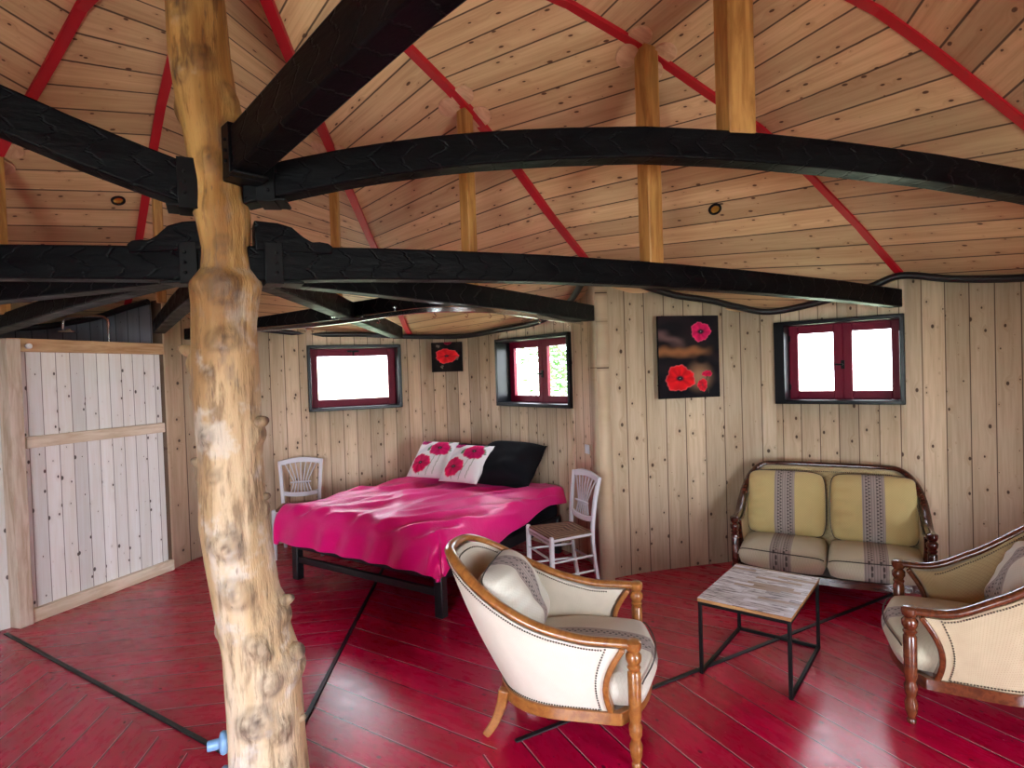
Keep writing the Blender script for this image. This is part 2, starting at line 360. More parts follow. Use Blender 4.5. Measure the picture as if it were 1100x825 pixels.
# ------------------------------------------------------------------ plan of the hut
TX, TY = -1.07, 2.42
GEN = [(0, 3.76), (.8, 3.8), (1.6, 3.72), (2.3, 3.5), (3., 3.1), (3.8, 2.6), (4.6, 2.25)]
RIDGE = [  # azimuth from the trunk, length of one board count, height by radius
 (-50, 3.7, GEN), (-18, 4.6, [(0, 3.76), (1, 3.84), (2, 3.76), (2.9, 3.5), (3.6, 3.05), (4.4, 2.6), (5.2, 2.25)]),
 (10, 5.0, [(0, 3.76), (1, 3.85), (2, 3.78), (2.92, 3.54), (3.29, 3.335), (3.85, 2.985), (4.4, 2.64), (4.9, 2.38), (5.4, 2.18)]),
 (28, 4.6, [(0, 3.76), (.8, 3.81), (1.6, 3.74), (2.139, 3.617), (2.629, 3.462), (3.155, 3.303), (3.624, 3.069), (4.151, 2.78), (4.745, 2.416), (5.4, 2.14)]),
 (53.8, 3.1, [(0, 3.76), (.65, 3.63), (.98, 3.526), (1.41, 3.391), (1.9, 3.161), (2.35, 2.908), (2.86, 2.66), (3.2, 2.5), (3.7, 2.36), (4.5, 2.16)]),
 (91, 3.7, [(0, 3.74), (.26, 3.55), (.66, 3.40), (1.36, 3.2), (1.86, 3.047), (2.6, 2.82), (3.34, 2.52), (4., 2.3), (5, 2.1)]),
 (129, 3.7, [(0, 3.76), (.6, 3.76), (1.2, 3.72), (1.8, 3.57), (2.4, 3.30), (3.0, 2.98), (3.6, 2.68), (4.2, 2.45), (5, 2.2)]),
 (149, 3.9, [(0, 3.76), (.7, 3.78), (1.25, 3.75), (1.7, 3.53), (2.3, 3.27), (3.2, 2.84), (4.2, 2.46), (5.2, 2.2)]),
 (178, 4.0, GEN), (205, 3.7, GEN), (235, 3.7, GEN), (265, 3.7, GEN), (288, 3.7, GEN)]
def ridge_pt(i, r):
    a, _, tab = RIDGE[i]; return Vector((TX+r*math.cos(R(a)), TY+r*math.sin(R(a)), interp(tab, r)))
def roof_z(x, y):
    dx, dy = x-TX, y-TY; az = math.degrees(math.atan2(dy, dx)); n = len(RIDGE)
    for i in range(n):
        a = RIDGE[i][0]; b = RIDGE[(i+1) % n][0]+(360 if i == n-1 else 0)
        for k in (az, az+360):
            if a <= k < b:
                j = (i+1) % n; e = (math.cos(R(a)), math.sin(R(a))); f = (math.cos(R(b)), math.sin(R(b)))
                det = e[0]*f[1]-e[1]*f[0]; al = (dx*f[1]-dy*f[0])/det; be = (e[0]*dy-e[1]*dx)/det
                Ri, Rj = RIDGE[i][1], RIDGE[j][1]; t = al/Ri+be/Rj; s = be/Rj/max(t, 1e-6)
                return (1-s)*interp(RIDGE[i][2], t*Ri)+s*interp(RIDGE[j][2], t*Rj)
    return 3.
def roof_n(x, y):
    e = .03; return Vector(((roof_z(x-e, y)-roof_z(x+e, y))/(2*e), (roof_z(x, y-e)-roof_z(x, y+e))/(2*e), 1)).normalized()

# walls: control points in order, seen from inside left to right (clockwise)
W1L, W1R, W2L, W2R = (-2.22, 6.38), (-1.28, 6.79), (-.15, 6.46), (.57, 5.54)
CD, CB, W3L, W3R = (-3.27, 5.515), (.705, 4.85), (2.37, 5.27), (3.13, 4.66)
WZ0, WZ1 = 1.40, 2.125
def wall(name, ctrl, mat, wins=(), top=None, off=0., thick=.1, stretch=None):
    P = catmull([(p[0], p[1], 0) for p in ctrl], 8); 
    keys = {k*8 for k in range(len(ctrl))}
    # straight wall between the jambs of a window or door
    spans = []
    for (a, b, z0, z1) in wins:
        ia, ib = ctrl.index(a)*8, ctrl.index(b)*8; spans.append((ia, ib, z0, z1))
    L = [0]
    for k, (p, q) in enumerate(zip(P, P[1:])): L.append(L[-1]+(q-p).length*(stretch(k//8) if stretch else 1))
    mb = MB()
    for i in range(len(P)-1):
        hole = [s for s in spans if s[0] <= i < s[1]]
        zt = [(top or roof_z(p.x, p.y)+.04) for p in (P[i], P[i+1])]
        bands = [(0, None)] if not hole else ([(0, hole[0][2])] if hole[0][2] > 0 else [])+[(hole[0][3], None)]
        for z0, z1 in bands:
            a, b = P[i], P[i+1]; u0, u1 = L[i]+off, L[i+1]+off
            h0, h1 = (z1, z1) if z1 is not None else zt
            mb.add([(a.x, a.y, z0), (b.x, b.y, z0), (b.x, b.y, h1), (a.x, a.y, h0)], [(0, 1, 2, 3)], [[(u0, z0), (u1, z0), (u1, h1), (u0, h0)]])
    # ordering left to right with z up gives normals towards the room
    o = mb.build(name, mat, None, sm=True, angle=180); o['kind'] = 'structure'
    bm = bmesh.new(); bm.from_mesh(o.data); bmesh.ops.remove_doubles(bm, verts=bm.verts, dist=.0005); bm.to_mesh(o.data); bm.free(); o.data.set_sharp_from_angle(angle=R(30))
    d = o.modifiers.new('solid', 'SOLIDIFY'); d.thickness = thick; d.offset = -1
    return P
D1A, D1B, D2A, D2B = (-.75, -1.32), (-2.15, -1.22), (3.45, -.35), (2.35, -1.05)
walls = []
walls.append(wall('wall_back', [CD, (-3.18, 5.95), (-2.82, 6.2), W1L, W1R, (-.65, 6.78), W2L, (.27, 5.96), W2R, (.70, 5.18), CB], M['wall'], [(W1L, W1R, WZ0, WZ1), (W2L, W2R, WZ0, WZ1)], None, 0., .1, lambda k: .55 if k < 2 else 1.))
walls.append(wall('wall_right', [CB, (1.0, 4.985), (1.35, 5.09), (1.78, 5.19), W3L, W3R, (3.62, 4.18), (3.94, 3.65), (4.03, 2.9), (3.8, 2.1), (3.3, 1.45)], M['wall'], [(W3L, W3R, WZ0, WZ1)], None, 3.03, .1, lambda k: .78 if k < 4 else 1.))
walls.append(wall('wall_front', [(3.3, 1.45), (3.7, .9), (3.72, .25), D2A, D2B, (1.5, -1.25), (.7, -1.15), (.1, -1.28), D1A, D1B, (-2.8, -.8), (-3.2, -.1), (-3.4, .5)], M['wall'], [(D2A, D2B, 0, 2.15), (D1A, D1B, 0, 2.15)]))
walls.append(wall('wall_left', [(-3.4, .5), (-4.2, .9), (-4.8, 1.8), (-5.0, 2.9), (-5.25, 3.9), (-5.35, 4.5), (-4.95, 5.15), (-4.35, 5.52), (-3.8, 5.60), (-3.305, 5.545)], M['greywall'], (), None, 0., .02))
OUT = [p for w in walls for p in w[:-1]]
# ceiling, stopping just past the walls
def wall_r(az):
    d = Vector((math.cos(R(az)), math.sin(R(az)))); best = 0
    for a, b in zip(OUT, OUT[1:]+OUT[:1]):
        e = Vector((b.x-a.x, b.y-a.y)); w = Vector((a.x-TX, a.y-TY)); den = d.x*e.y-d.y*e.x
        if abs(den) < 1e-9: continue
        t = (w.x*e.y-w.y*e.x)/den; q = (w.x*d.y-w.y*d.x)/den
        if t > 0 and -1e-6 <= q <= 1.000001: best = max(best, t)
    return best
mb = MB(); n = len(RIDGE)
for i in range(n):
    j = (i+1) % n; Ri, Rj = RIDGE[i][1], RIDGE[j][1]; NT_, NS = 40, 10; TM = 1.6
    wid = (ridge_pt(i, Ri)-ridge_pt(j, Rj)).length
    def fn(s, t, i=i, j=j, Ri=Ri, Rj=Rj):
        p = ridge_pt(i, t*TM*Ri).lerp(ridge_pt(j, t*TM*Rj), s); v = Vector((p.x-TX, p.y-TY)); lim = wall_r(math.degrees(math.atan2(v.y, v.x)))+.16
        if v.length > lim:
            v = v.normalized()*lim; return Vector((TX+v.x, TY+v.y, roof_z(TX+v.x, TY+v.y)))
        return p
    def uvf(s, t, Ri=Ri, Rj=Rj, wid=wid, i=i): return (t*TM*(Ri+Rj)/2*1.06+i*.037, (s-.5)*wid*max(t*TM, .02)+i*7.3)
    mb.grid(fn, NS, NT_, None, uvf)
ceiling = mb.build('ceiling', M['ceil'], None, sm=False, solid=.1); ceiling['kind'] = 'structure'
for k, i in enumerate([1, 2, 3, 4, 5, 6, 7, 8, 9]):
    pts = [ridge_pt(i, r)+Vector((0, 0, -.008)) for r in [.1+.17*q for q in range(int((wall_r(RIDGE[i][0])+.12)/.17))]]
    mb = MB(); mb.sweep(pts, [(-.027, -.012), (.027, -.012), (.027, .02), (-.027, .02)])
    tag(mb.build('trim_%d' % (k+1), M['redstrip'], None, sm=False), kind='structure')

# floor: painted boards laid in sectors around the trunk
F3 = (TX+.0, 2.17)
SECT = [(147.6, 205, 98), (205, 265, 150), (265, 325, 205), (-35, 29.9, -64), (29.9, 93.5, -33), (93.5, 147.6, 9)]
def ray_out(az):
    d = Vector((math.cos(R(az)), math.sin(R(az)))); best = None
    o = Vector(F3 if abs(az-29.9) < .1 else (TX, TY))
    for a, b in zip(OUT, OUT[1:]+OUT[:1]):
        e = Vector((b.x-a.x, b.y-a.y)); w = Vector((a.x-o.x, a.y-o.y)); den = d.x*e.y-d.y*e.x
        if abs(den) < 1e-9: continue
        t = (w.x*e.y-w.y*e.x)/den; s = (w.x*d.y-w.y*d.x)/den
        if t > 0 and -1e-6 <= s <= 1.000001 and (best is None or t > best): best = t
    return o+d*best
mb = MB()
for (a0, a1, ba) in SECT:
    p0, p1 = ray_out(a0), ray_out(a1)
    def inside(p):
        az = math.degrees(math.atan2(p.y-TY, p.x-TX)); z0 = math.degrees(math.atan2(p0.y-TY, p0.x-TX)); z1 = math.degrees(math.atan2(p1.y-TY, p1.x-TX))
        return (az-z0) % 360 < (z1-z0) % 360
    ring = [p for p in OUT if inside(p)]; ring.sort(key=lambda p: (math.degrees(math.atan2(p.y-TY, p.x-TX))-math.degrees(math.atan2(p0.y-TY, p0.x-TX))) % 360)
    apex = []
    if abs(a0-29.9) < .1: apex = [(TX, TY), F3]
    elif abs(a1-29.9) < .1: apex = [F3, (TX, TY)] ; apex = [F3]
    else: apex = [(TX, TY)]
    if a0 == -35: apex = [F3, (TX, TY)][:1]
    if a0 == 265: apex = [(TX, TY)]
    poly = apex+[tuple(p0)]+[(p.x, p.y) for p in ring]+[tuple(p1)]
    e = 1.004; cx, cy = TX, TY
    vs = [(cx+(x-cx)*e, cy+(y-cy)*e, 0) for x, y in poly]
    ca, sa = math.cos(R(ba)), math.sin(R(ba))
    uvp = [(-x*sa+y*ca, x*ca+y*sa) for x, y, _ in vs]
    k0 = len(apex)-1
    fs = [(k0, k, k+1) for k in range(k0+1, len(vs)-1)]
    if k0 == 1: fs.append((0, 1, len(vs)-1))
    mb.add(vs, fs, [[uvp[k] for k in f] for f in fs])
# small filler below the trunk foot
mb.add([(TX-.3, TY-.35, -.004), (TX+.3, TY-.35, -.004), (TX+.3, TY+.2, -.004), (TX-.3, TY+.2, -.004)], [(0, 1, 2, 3)], [[(0, 0), (.6, 0), (.6, .5), (0, .5)]])
floor = mb.build('floor', M['floor'], None, sm=False); floor['kind'] = 'structure'
for k, (pa, pb, w) in enumerate([((-3.70, 4.185), (-1.42, 2.745), .026), ((-1.25, 5.6), (-1.125, 2.95), .026), ((-.04, 2.76), (2.9, 4.42), .026)]):
    d = (Vector(pb)-Vector(pa)); mb = MB(); mb.box((d.length/2, 0, .004), (d.length, w, .008))
    o = mb.build('trim_%d' % (20+k), M['rubber'], None, bevel=.002); o.location = (pa[0], pa[1], 0); o.rotation_euler = (0, 0, math.atan2(d.y, d.x)); o['kind'] = 'structure'

# ------------------------------------------------------------------ windows and doors
PORTALS = []
def window(num, P0, P1, z0, z1, kind, tl=.035):
    p0, p1 = Vector(P0), Vector(P1); w = (p1-p0).length; az = math.atan2((p1-p0).y, (p1-p0).x); h = z1-z0
    mb = MB(); t = .035; d0, d1 = -.04, .24
    dm = (d0+d1)/2; dd = d1-d0
    mb.box((tl/2, dm, h/2), (tl, dd, h)); mb.box((w-t/2, dm, h/2), (t, dd, h)); mb.box((w/2, dm, t/2), (w, dd, t)); mb.box((w/2, dm, h-t/2), (w, dd, t))
    o = mb.build('window_%d' % num, M['black_frame'], None, bevel=.006); o.location = (p0.x, p0.y, z0); o.rotation_euler = (0, 0, az); o['kind'] = 'structure'
    def sash(x0, x1, b):
        s = MB(); y = .165; a = t; c = h-t; q = .045
        s.box((x0+b/2, y, (a+c)/2), (b, q, c-a)); s.box((x1-b/2, y, (a+c)/2), (b, q, c-a)); s.box(((x0+x1)/2, y, a+b/2), (x1-x0-2*b, q, b)); s.box(((x0+x1)/2, y, c-b/2), (x1-x0-2*b, q, b))
        so = s.build('sash', M['maroon'], o, bevel=.005)
        g = MB(); g.box(((x0+x1)/2, y+.008, (a+c)/2), (x1-x0-2*b+.01, .006, c-a-2*b+.01)); g.build('pane', M['glass'], so, sm=False)
        return so
    k = MB()
    if kind == 'double':
        mid = (tl+w-t)/2; sash(tl, mid, .072); sash(mid, w-t, .072)
        k.box((mid, .138, h*.46), (.028, .012, .075)); k.tube([(mid, .13, h*.46), (mid, .11, h*.46), (mid-.055, .105, h*.46+.004)], .0075, 8)
        k.build('handle', M['iron'], o, bevel=.003)
        hg = MB()
        for zz in (.2, .8): hg.lathe([(.007, -.025), (.007, .025)], 8, T3(tl+.006, .138, h*zz)); hg.lathe([(.007, -.025), (.007, .025)], 8, T3(w-t-.006, .138, h*zz))
        hg.build('hinge', M['iron'], o)
    else:
        sash(t, w-t, .085)
        k.box((w*.5, .135, h-t-.03), (.13, .014, .022)); k.tube([(w*.5, .14, h-t-.03), (w*.5, .11, h-t-.05), (w*.5+.004, .108, h-t-.1)], .008, 8)
        k.build('handle', M['iron'], o, bevel=.003)
    c = (p0+p1)/2; nrm = Vector((-math.sin(az), math.cos(az)))
    PORTALS.append((c, nrm, w, h, z0, z1))
    return o
window(1, W1L, W1R, WZ0, WZ1, 'single')
window(2, W2L, W2R, WZ0, WZ1, 'double')
window(3, W3L, W3R, WZ0, WZ1, 'double', .085)
def glazed_door(num, P0, P1, h):
    p0, p1 = Vector(P0), Vector(P1); w = (p1-p0).length; az = math.atan2((p1-p0).y, (p1-p0).x); t = .06
    mb = MB(); mb.box((t/2, .05, h/2), (t, .14, h)); mb.box((w-t/2, .05, h/2), (t, .14, h)); mb.box((w/2, .05, h-t/2), (w, .14, t)); mb.box((w/2, .05, .015), (w, .14, .03))
    o = mb.build('door_%d' % num, M['maroon'], None, bevel=.005); o.location = (p0.x, p0.y, 0); o.rotation_euler = (0, 0, az); o['kind'] = 'structure'
    for x0, x1 in ((t, w/2), (w/2, w-t)):
        s = MB(); b = .08
        s.box((x0+b/2, .06, h/2), (b, .045, h-.1)); s.box((x1-b/2, .06, h/2), (b, .045, h-.1)); s.box(((x0+x1)/2, .06, .03+.09), (x1-x0-2*b, .045, .18)); s.box(((x0+x1)/2, .06, h-t-b/2), (x1-x0-2*b, .045, b))
        lf = s.build('door_leaf', M['maroon'], o, bevel=.004)
        g = MB(); g.box(((x0+x1)/2, .065, h/2+.04), (x1-x0-2*b+.01, .006, h-.36)); g.build('pane', M['glass'], lf, sm=False)
glazed_door(1, D1A, D1B, 2.15); glazed_door(2, D2A, D2B, 2.15)

# partition of the wash corner on the left
PL, PR = Vector((-3.688, 4.323)), Vector((-3.285, 5.50))
d = PR-PL; plen = d.length; paz = math.atan2(d.y, d.x)
mb = MB(); mb.grid(lambda u, v: (u*plen, .012, v*2.10), 1, 1, None, lambda u, v: (u*plen, v*2.1)); mb.box((plen/2, .05, 1.05), (plen, .06, 2.09))
pt = mb.build('wall_partition', M['part'], None, sm=False); pt.location = (PL.x, PL.y, 0); pt.rotation_euler = (0, 0, paz); pt['kind'] = 'structure'
for nm, c, s, m in [('top_rail', (plen/2, 0, 2.085), (plen+.02, .075, .1), 'pinerail'), ('middle_rail', (plen/2+.03, -.004, 1.352), (plen-.07, .05, .088), 'skirt'), ('skirting_board', (plen/2, -.012, .05), (plen+.05, .05, .10), 'skirt'), ('corner_post', (-.005, .0, 1.065), (.095, .11, 2.13), 'pinepost')]:
    mb = MB(); mb.box(c, s); mb.build(nm, M[m], pt, bevel=.006)
mb = MB(); q = 1.3
mb.grid(lambda u, v: (-.05-u*q, .05+.35*u*q, v*2.12), 1, 1, None, lambda u, v: (-u*q, v*2.12), flip=True)
mb.build('side_panel', M['part'], pt, sm=False)
k = thing('door_stop', 'small white round stop on the top rail of the left partition', 'door stop', (PL.x, PL.y, 0), paz)
mb = MB(); mb.lathe([(.018, 0), (.02, .006), (.016, .012)], 14, T3(.09, -.038, 2.075, 0, R(90))); mb.build('base', M['chrome'], k)
mb = MB(); mb.lathe([(.013, .01), (.02, .02), (.021, .034), (.015, .042)], 14, T3(.09, -.038, 2.075, 0, R(90))); mb.build('cap', M['white_plastic'], k)

# ------------------------------------------------------------------ the central trunk
RINGS = [(-1.219, 2.351, 3.80, .112), (-1.217, 2.352, 3.383, .109), (-1.205, 2.358, 3.278, .107), (-1.2, 2.36, 3.059, .113), (-1.186, 2.367, 2.916, .113), (-1.166, 2.378, 2.809, .120),
 (-1.162, 2.379, 2.70, .108), (-1.157, 2.382, 2.52, .094), (-1.150, 2.386, 2.44, .105), (-1.145, 2.388, 2.401, .099), (-1.141, 2.39, 2.289, .088), (-1.14, 2.39, 2.213, .096), (-1.145, 2.386, 2.156, .133),
 (-1.152, 2.383, 2.062, .122), (-1.158, 2.381, 1.987, .119), (-1.16, 2.379, 1.723, .126), (-1.154, 2.382, 1.419, .122), (-1.151, 2.383, 1.19, .131), (-1.136, 2.39, 1.034, .131),
 (-1.12, 2.398, .876, .129), (-1.078, 2.417, .634, .145), (-1.069, 2.42, .397, .147), (-1.067, 2.421, .238, .15), (-1.064, 2.423, .139, .153), (-1.059, 2.425, 0, .156)][::-1]
ZX = [(r[2], r[0]) for r in RINGS]; ZY = [(r[2], r[1]) for r in RINGS]; ZR = [(r[2], r[3]) for r in RINGS]
def trunk_c(z): return interp(ZX, z), interp(ZY, z), interp(ZR, z)
# knots: height, angle (camera sees about -115..-15), size, depth
KN = [(2.11, -68, .05, .022), (1.84, 182, .05, .03), (1.93, -60, .045, .016), (1.92, -78, .04, .012), (1.55, -105, .035, .014), (1.385, 176, .05, .03), (1.40, -95, .03, .012), (1.545, -3, .05, .03), (1.72, 183, .05, .018), (1.12, -78, .055, .022), (1.13, -105, .035, .014), (1.03, 178, .045, .015),
      (.80, 2, .05, .03), (.93, -80, .06, .018), (.72, -68, .04, .022), (.68, -58, .03, .012), (.585, -6, .07, .04), (.56, -55, .045, .022), (.42, -80, .06, .02), (.40, -95, .05, .016), (.36, -45, .05, .02), (.20, -40, .04, .018), (.16, -120, .06, .022), (.86, 10, .04, .02), (.66, 178, .04, .018),
      (2.84, 182, .05, .022), (2.72, -25, .06, .028), (3.0, -60, .045, .014), (2.88, -18, .05, .022), (2.62, -80, .04, .012), (3.2, -100, .05, .014), (3.3, -40, .06, .014), (.08, -70, .05, .02), (1.24, 4, .04, .016), (1.8, -95, .03, .01), (2.3, -70, .035, .01), (.74, 190, .04, .02), (2.95, -110, .04, .012), (2.15, -110, .045, .014)]
mb = MB(); NZ, NA = 230, 56; paint = []
def tr(u, v):
    z = v*3.8; a = u*2*math.pi; x, y, r = trunk_c(z); dark = 0
    r *= 1+.045*noise.noise(Vector((math.cos(a)*1.6, math.sin(a)*1.6, z*1.1)))+.02*noise.noise(Vector((math.cos(a)*5, math.sin(a)*5, z*2.2)))
    for (kz, ka, ks, kd) in KN:
        if abs(z-kz) < .2:
            da = (a-R(ka)+math.pi) % (2*math.pi)-math.pi; q = ((z-kz)/ks)**2+(da*r/ks)**2
            if q < 9:
                r += 1.25*kd*math.exp(-q*1.6)-kd*.7*math.exp(-q*9); dark = max(dark, min(1, 1.2*math.exp(-q*4)*(.6+.8*noise.noise(Vector((z*40, da*6, kz*9))))+.4*math.exp(-(q**.5-.95)**2*14)))
    paint.append((dark, dark, dark, 1))
    return (x+r*math.cos(a), y+r*math.sin(a), z)
mb.grid(tr, NA, NZ); mb.col = paint
trunk = thing('tree_trunk_post', 'leaning stripped tree trunk post with knots, standing in the middle of the hut', 'tree trunk', (0, 0, 0))
mb.build('trunk', M['trunk'], trunk, angle=180)
for (kz, ka, l, r0) in [(1.84, 182, .075, .032), (1.385, 176, .06, .028), (1.545, -3, .055, .032), (.80, 2, .055, .03), (.585, -6, .05, .05), (2.72, -12, .04, .03), (1.03, 178, .03, .026), (.30, -2, .03, .02), (.66, 178, .035, .022), (1.24, 4, .03, .022)]:
    x, y, r = trunk_c(kz); a = R(ka); u = Vector((math.cos(a), math.sin(a), .35)).normalized(); p = Vector((x, y, kz))+u*(r*.75)
    mb = MB(); pts = [p+u*(l+r*.25)*k/5 for k in range(6)]
    mb.tube(pts, [r0*1.5, r0*1.25, r0, r0*.85, r0*.72, r0*.3], 9)
    o = mb.build('branch_stub', M['trunk'], trunk, subd=1, angle=180)
    ca = o.data.color_attributes.new('Paint', 'FLOAT_COLOR', 'POINT')
    for i, v in enumerate(o.data.vertices): ca.data[i].color = (.95, .95, .95, 1) if i >= 45 else (.45, .45, .45, 1)
for nm, z, lab in [('pipe_plug', .300, 'blue plastic plug with a round flange, upper of two on the trunk foot'), ('pipe_plug', .155, 'blue plastic plug lowest on the trunk foot, just above the floor')]:
    x, y, r = trunk_c(z); a = R(205); k = thing(nm, lab, 'plug', (x+math.cos(a)*(r+.012), y+math.sin(a)*(r+.022), z), a)
    mb = MB(); mb.lathe([(.030, -.02), (.043, -.008), (.046, .004), (.040, .014), (.026, .018)], 20, T3(0, 0, 0, 0, 0, R(90))); mb.build('flange', M['blue_plastic'], k, angle=60)
    mb = MB(); mb.lathe([(.021, .015), (.021, .058), (.018, .062)], 18, T3(0, 0, 0, 0, 0, R(90))); mb.build('stem', M['blue_plastic'], k)

# ------------------------------------------------------------------ beams, struts
def beam(az, tab, th, width, r1, label, r0=.05, corbel=False, hanger=True, cap=False):
    o = thing('ceiling_beam', label, 'beam', (TX-.05, TY-.02, 0), R(az))
    N = 26; vs = []; 
    mb = MB(); pts = [r0+(r1-r0)*k/N for k in range(N+1)]
    for r in pts:
        z = interp(tab, r)
        for (yy, zz) in ((-width/2, z-th), (width/2, z-th), (width/2, z), (-width/2, z)): vs.append((r, yy, zz))
    fs = [(k*4+a, k*4+(a+1) % 4, k*4+4+(a+1) % 4, k*4+4+a) for k in range(N) for a in range(4)]+[(3, 2, 1, 0), tuple(N*4+a for a in range(4))]
    mb.add(vs, [f[::-1] for f in fs]); mb.build('timber', M['beam'], o, bevel=.008)
    z0 = interp(tab, .15)
    if hanger:
        mb = MB(); mb.box((.150, 0, z0-th/2), (.07, width+.022, th+.03)); mb.box((.175 if r0 > .055 else .19, 0, z0-th-.006), (.10 if r0 > .055 else .15, width+.022, .010))
        for sy in (-1, 1):
            for q in (-.04, 0, .04): mb.lathe([(.007, 0), (.007, .008), (.003, .011)], 8, T3(.16, sy*(width/2+.011), z0-th/2+q, 0, R(-90*sy)))
        mb.build('hanger_bracket', M['iron'], o, bevel=.004)
    if corbel:
        prof = [(.08, -.02), (.385, -.02), (.39, .012), (.37, .026), (.335, .03), (.305, .026), (.27, .045), (.225, .082), (.17, .095), (.08, .098)]
        mb = MB(); mb.prism([(x, z0+zz) for x, zz in prof], -width/2-.01, width/2+.01, Matrix.Rotation(R(90), 4, 'X')); mb.build('corbel', M['beam'], o, bevel=.006)
    return o
TAB1 = [(0, 2.305), (.125, 2.31), (.52, 2.333), (.98, 2.35), (1.5, 2.364), (2.163, 2.369), (3., 2.362), (3.91, 2.342), (4.83, 2.301)]
beam(28, TAB1, .140, .10, 4.70, 'long black beam from the trunk to the wall right of the red poppy picture', corbel=True)
TABL = [(0, 2.30), (.3, 2.312), (1., 2.34), (2, 2.36), (3.5, 2.34), (4.2, 2.3)]
beam(181, TABL, .135, .10, 3.5, 'level black beam running left out of view, with a carved block where it meets the trunk', corbel=True)
beam(53.8, [(0, 2.30), (1.06, 2.30), (1.85, 2.30), (3, 2.285)], .128, .10, 3.0, 'black beam ending at the wall corner between the bed and the lounge', hanger=False)
beam(90, [(0, 2.30), (.6, 2.30), (2.2, 2.27), (3.5, 2.25)], .12, .10, 3.45, 'black beam running from the trunk to just above the single pane window', hanger=False)
beam(125, [(0, 2.32), (2, 2.355), (4.0, 2.345)], .12, .10, 3.72, 'short looking black beam ending over the right end of the left partition', hanger=False)
beam(147, [(0, 2.31), (.5, 2.30), (1.5, 2.275), (3.0, 2.21), (3.8, 2.18)], .095, .10, 4.1, 'lowest black beam sloping down to the left above the partition', hanger=False)
beam(164, [(0, 2.30), (1.4, 2.285), (3.9, 2.2)], .12, .10, 3.9, 'black beam tucked under the level beam on the left', hanger=False)
TABU = [(0, 2.59), (.14, 2.628), (.52, 2.717), (.92, 2.783), (1.34, 2.823), (1.78, 2.848), (2.25, 2.844), (2.75, 2.817), (3.28, 2.774), (3.85, 2.709), (5.1, 2.5)]
beam(10, TABU, .138, .11, 5.02, 'arched black beam bowing across the right half over the lounge', r0=.06)
beam(-45, [(0, 2.70), (.1, 2.72), (.65, 2.77), (.95, 2.80), (1.3, 2.83), (2, 2.85), (2.8, 2.75), (3.6, 2.5)], .175, .11, 3.6, 'thick black arched beam rising from the trunk towards the viewer', r0=.06)
beam(207, [(0, 2.57), (.25, 2.645), (.5, 2.73), (.76, 2.83), (1.2, 2.93), (1.9, 2.98), (2.7, 2.85), (3.3, 2.66)], .165, .11, 2.95, 'thick black arched beam rising from the trunk to the left edge', r0=.06)
# chord beam above the curtain rail
pa, pb = Vector((-3.12, 5.70)), Vector((-.30, 3.52)); d = pb-pa
o = thing('cross_beam', 'black cross beam above the curved curtain rail in front of the bed', 'beam', (pa.x, pa.y, 0), math.atan2(d.y, d.x))
mb = MB(); mb.box((d.length/2, 0, 2.232), (d.length, .09, .105)); mb.build('timber', M['beam'], o, bevel=.008)

def strut(az, r, z0, w, label, rot=0):
    x, y = TX-.05+r*math.cos(R(az)), TY-.02+r*math.sin(R(az)); zt = roof_z(x, y)
    o = thing('roof_strut', label, 'strut', (x, y, z0), R(az)+R(rot), 'wooden struts between the black beams and the roof')
    mb = MB(); mb.box((0, 0, (zt-z0)/2), (w, w*.92, zt-z0+.02)); mb.build('post', M['strut'], o, bevel=.007)
    for sx, sy in ((1, 1), (1, -1), (-1, 1), (-1, -1)):
        mb = MB(); k = w*.5+.045; a = R(az)
        lx, ly = sx*k*.95, sy*k*.62
        px, py = x+lx*math.cos(a)-ly*math.sin(a), y+lx*math.sin(a)+ly*math.cos(a)
        nn = roof_n(px, py); nl = Matrix.Rotation(-a-R(rot), 3, 'Z') @ nn
        mt = Matrix.Translation((lx, ly, roof_z(px, py)-z0)) @ nl.to_track_quat('Z', 'Y').to_matrix().to_4x4()
        mb.lathe([(.064, -.016), (.067, -.013), (.067, .012)], 24, mt); mb.build('collar_disc', M['collar'], o)
    return o
strut(28, 2.22, 2.368, .104, 'honey coloured wooden strut on the long beam, right of the middle, under a four-lobed collar')
strut(53.8, 1.50, 2.30, .077, 'wooden strut left of the middle, standing on the beam that ends at the wall corner')
strut(90, 1.45, 2.285, .058, 'slim wooden strut just right of the trunk, reaching a red roof strip')
strut(127, 2.3, 2.355, .066, 'slim wooden strut partly hidden behind the left side of the trunk')
strut(148, 2.4, 2.235, .066, 'slim wooden strut at the far left edge')
strut(10, 2.25, 2.842, .135, 'widest wooden strut, standing on the arched beam at upper right')

# recessed ceiling spots
def spot(x, y, label):
    o = thing('ceiling_spotlight', label, 'spotlight', (x, y, roof_z(x, y)-.002), 0); nn = roof_n(x, y)
    q = nn.to_track_quat('Z', 'Y').to_matrix().to_4x4()
    mb = MB(); mb.lathe([(.030, -.004), (.034, -.010), (.046, -.008), (.048, .004)], 24, q); mb.build('bezel', M['iron'], o)
    mb = MB(); mb.lathe([(.030, -.005), (.018, -.009), (.006, -.011)], 16, q); mb.build('bulb', plain('spot_bulb', lin(214, 160, 70), .15, Metallic=.7), o)
def hit(dirx, diry, dirz):
    t = .5
    while t < 9:
        x, y, z = dirx*t, diry*t, 1.76+dirz*t
        if z > roof_z(x, y): return x, y
        t += .004
SP1 = hit(-1.759, 2.679, .84); SP2 = hit(1.116, 3.155, .84)
spot(SP1[0], SP1[1], 'small black rimmed ceiling spotlight left of the trunk')
spot(SP2[0], SP2[1], 'small black rimmed ceiling spotlight in the boards above the lounge')

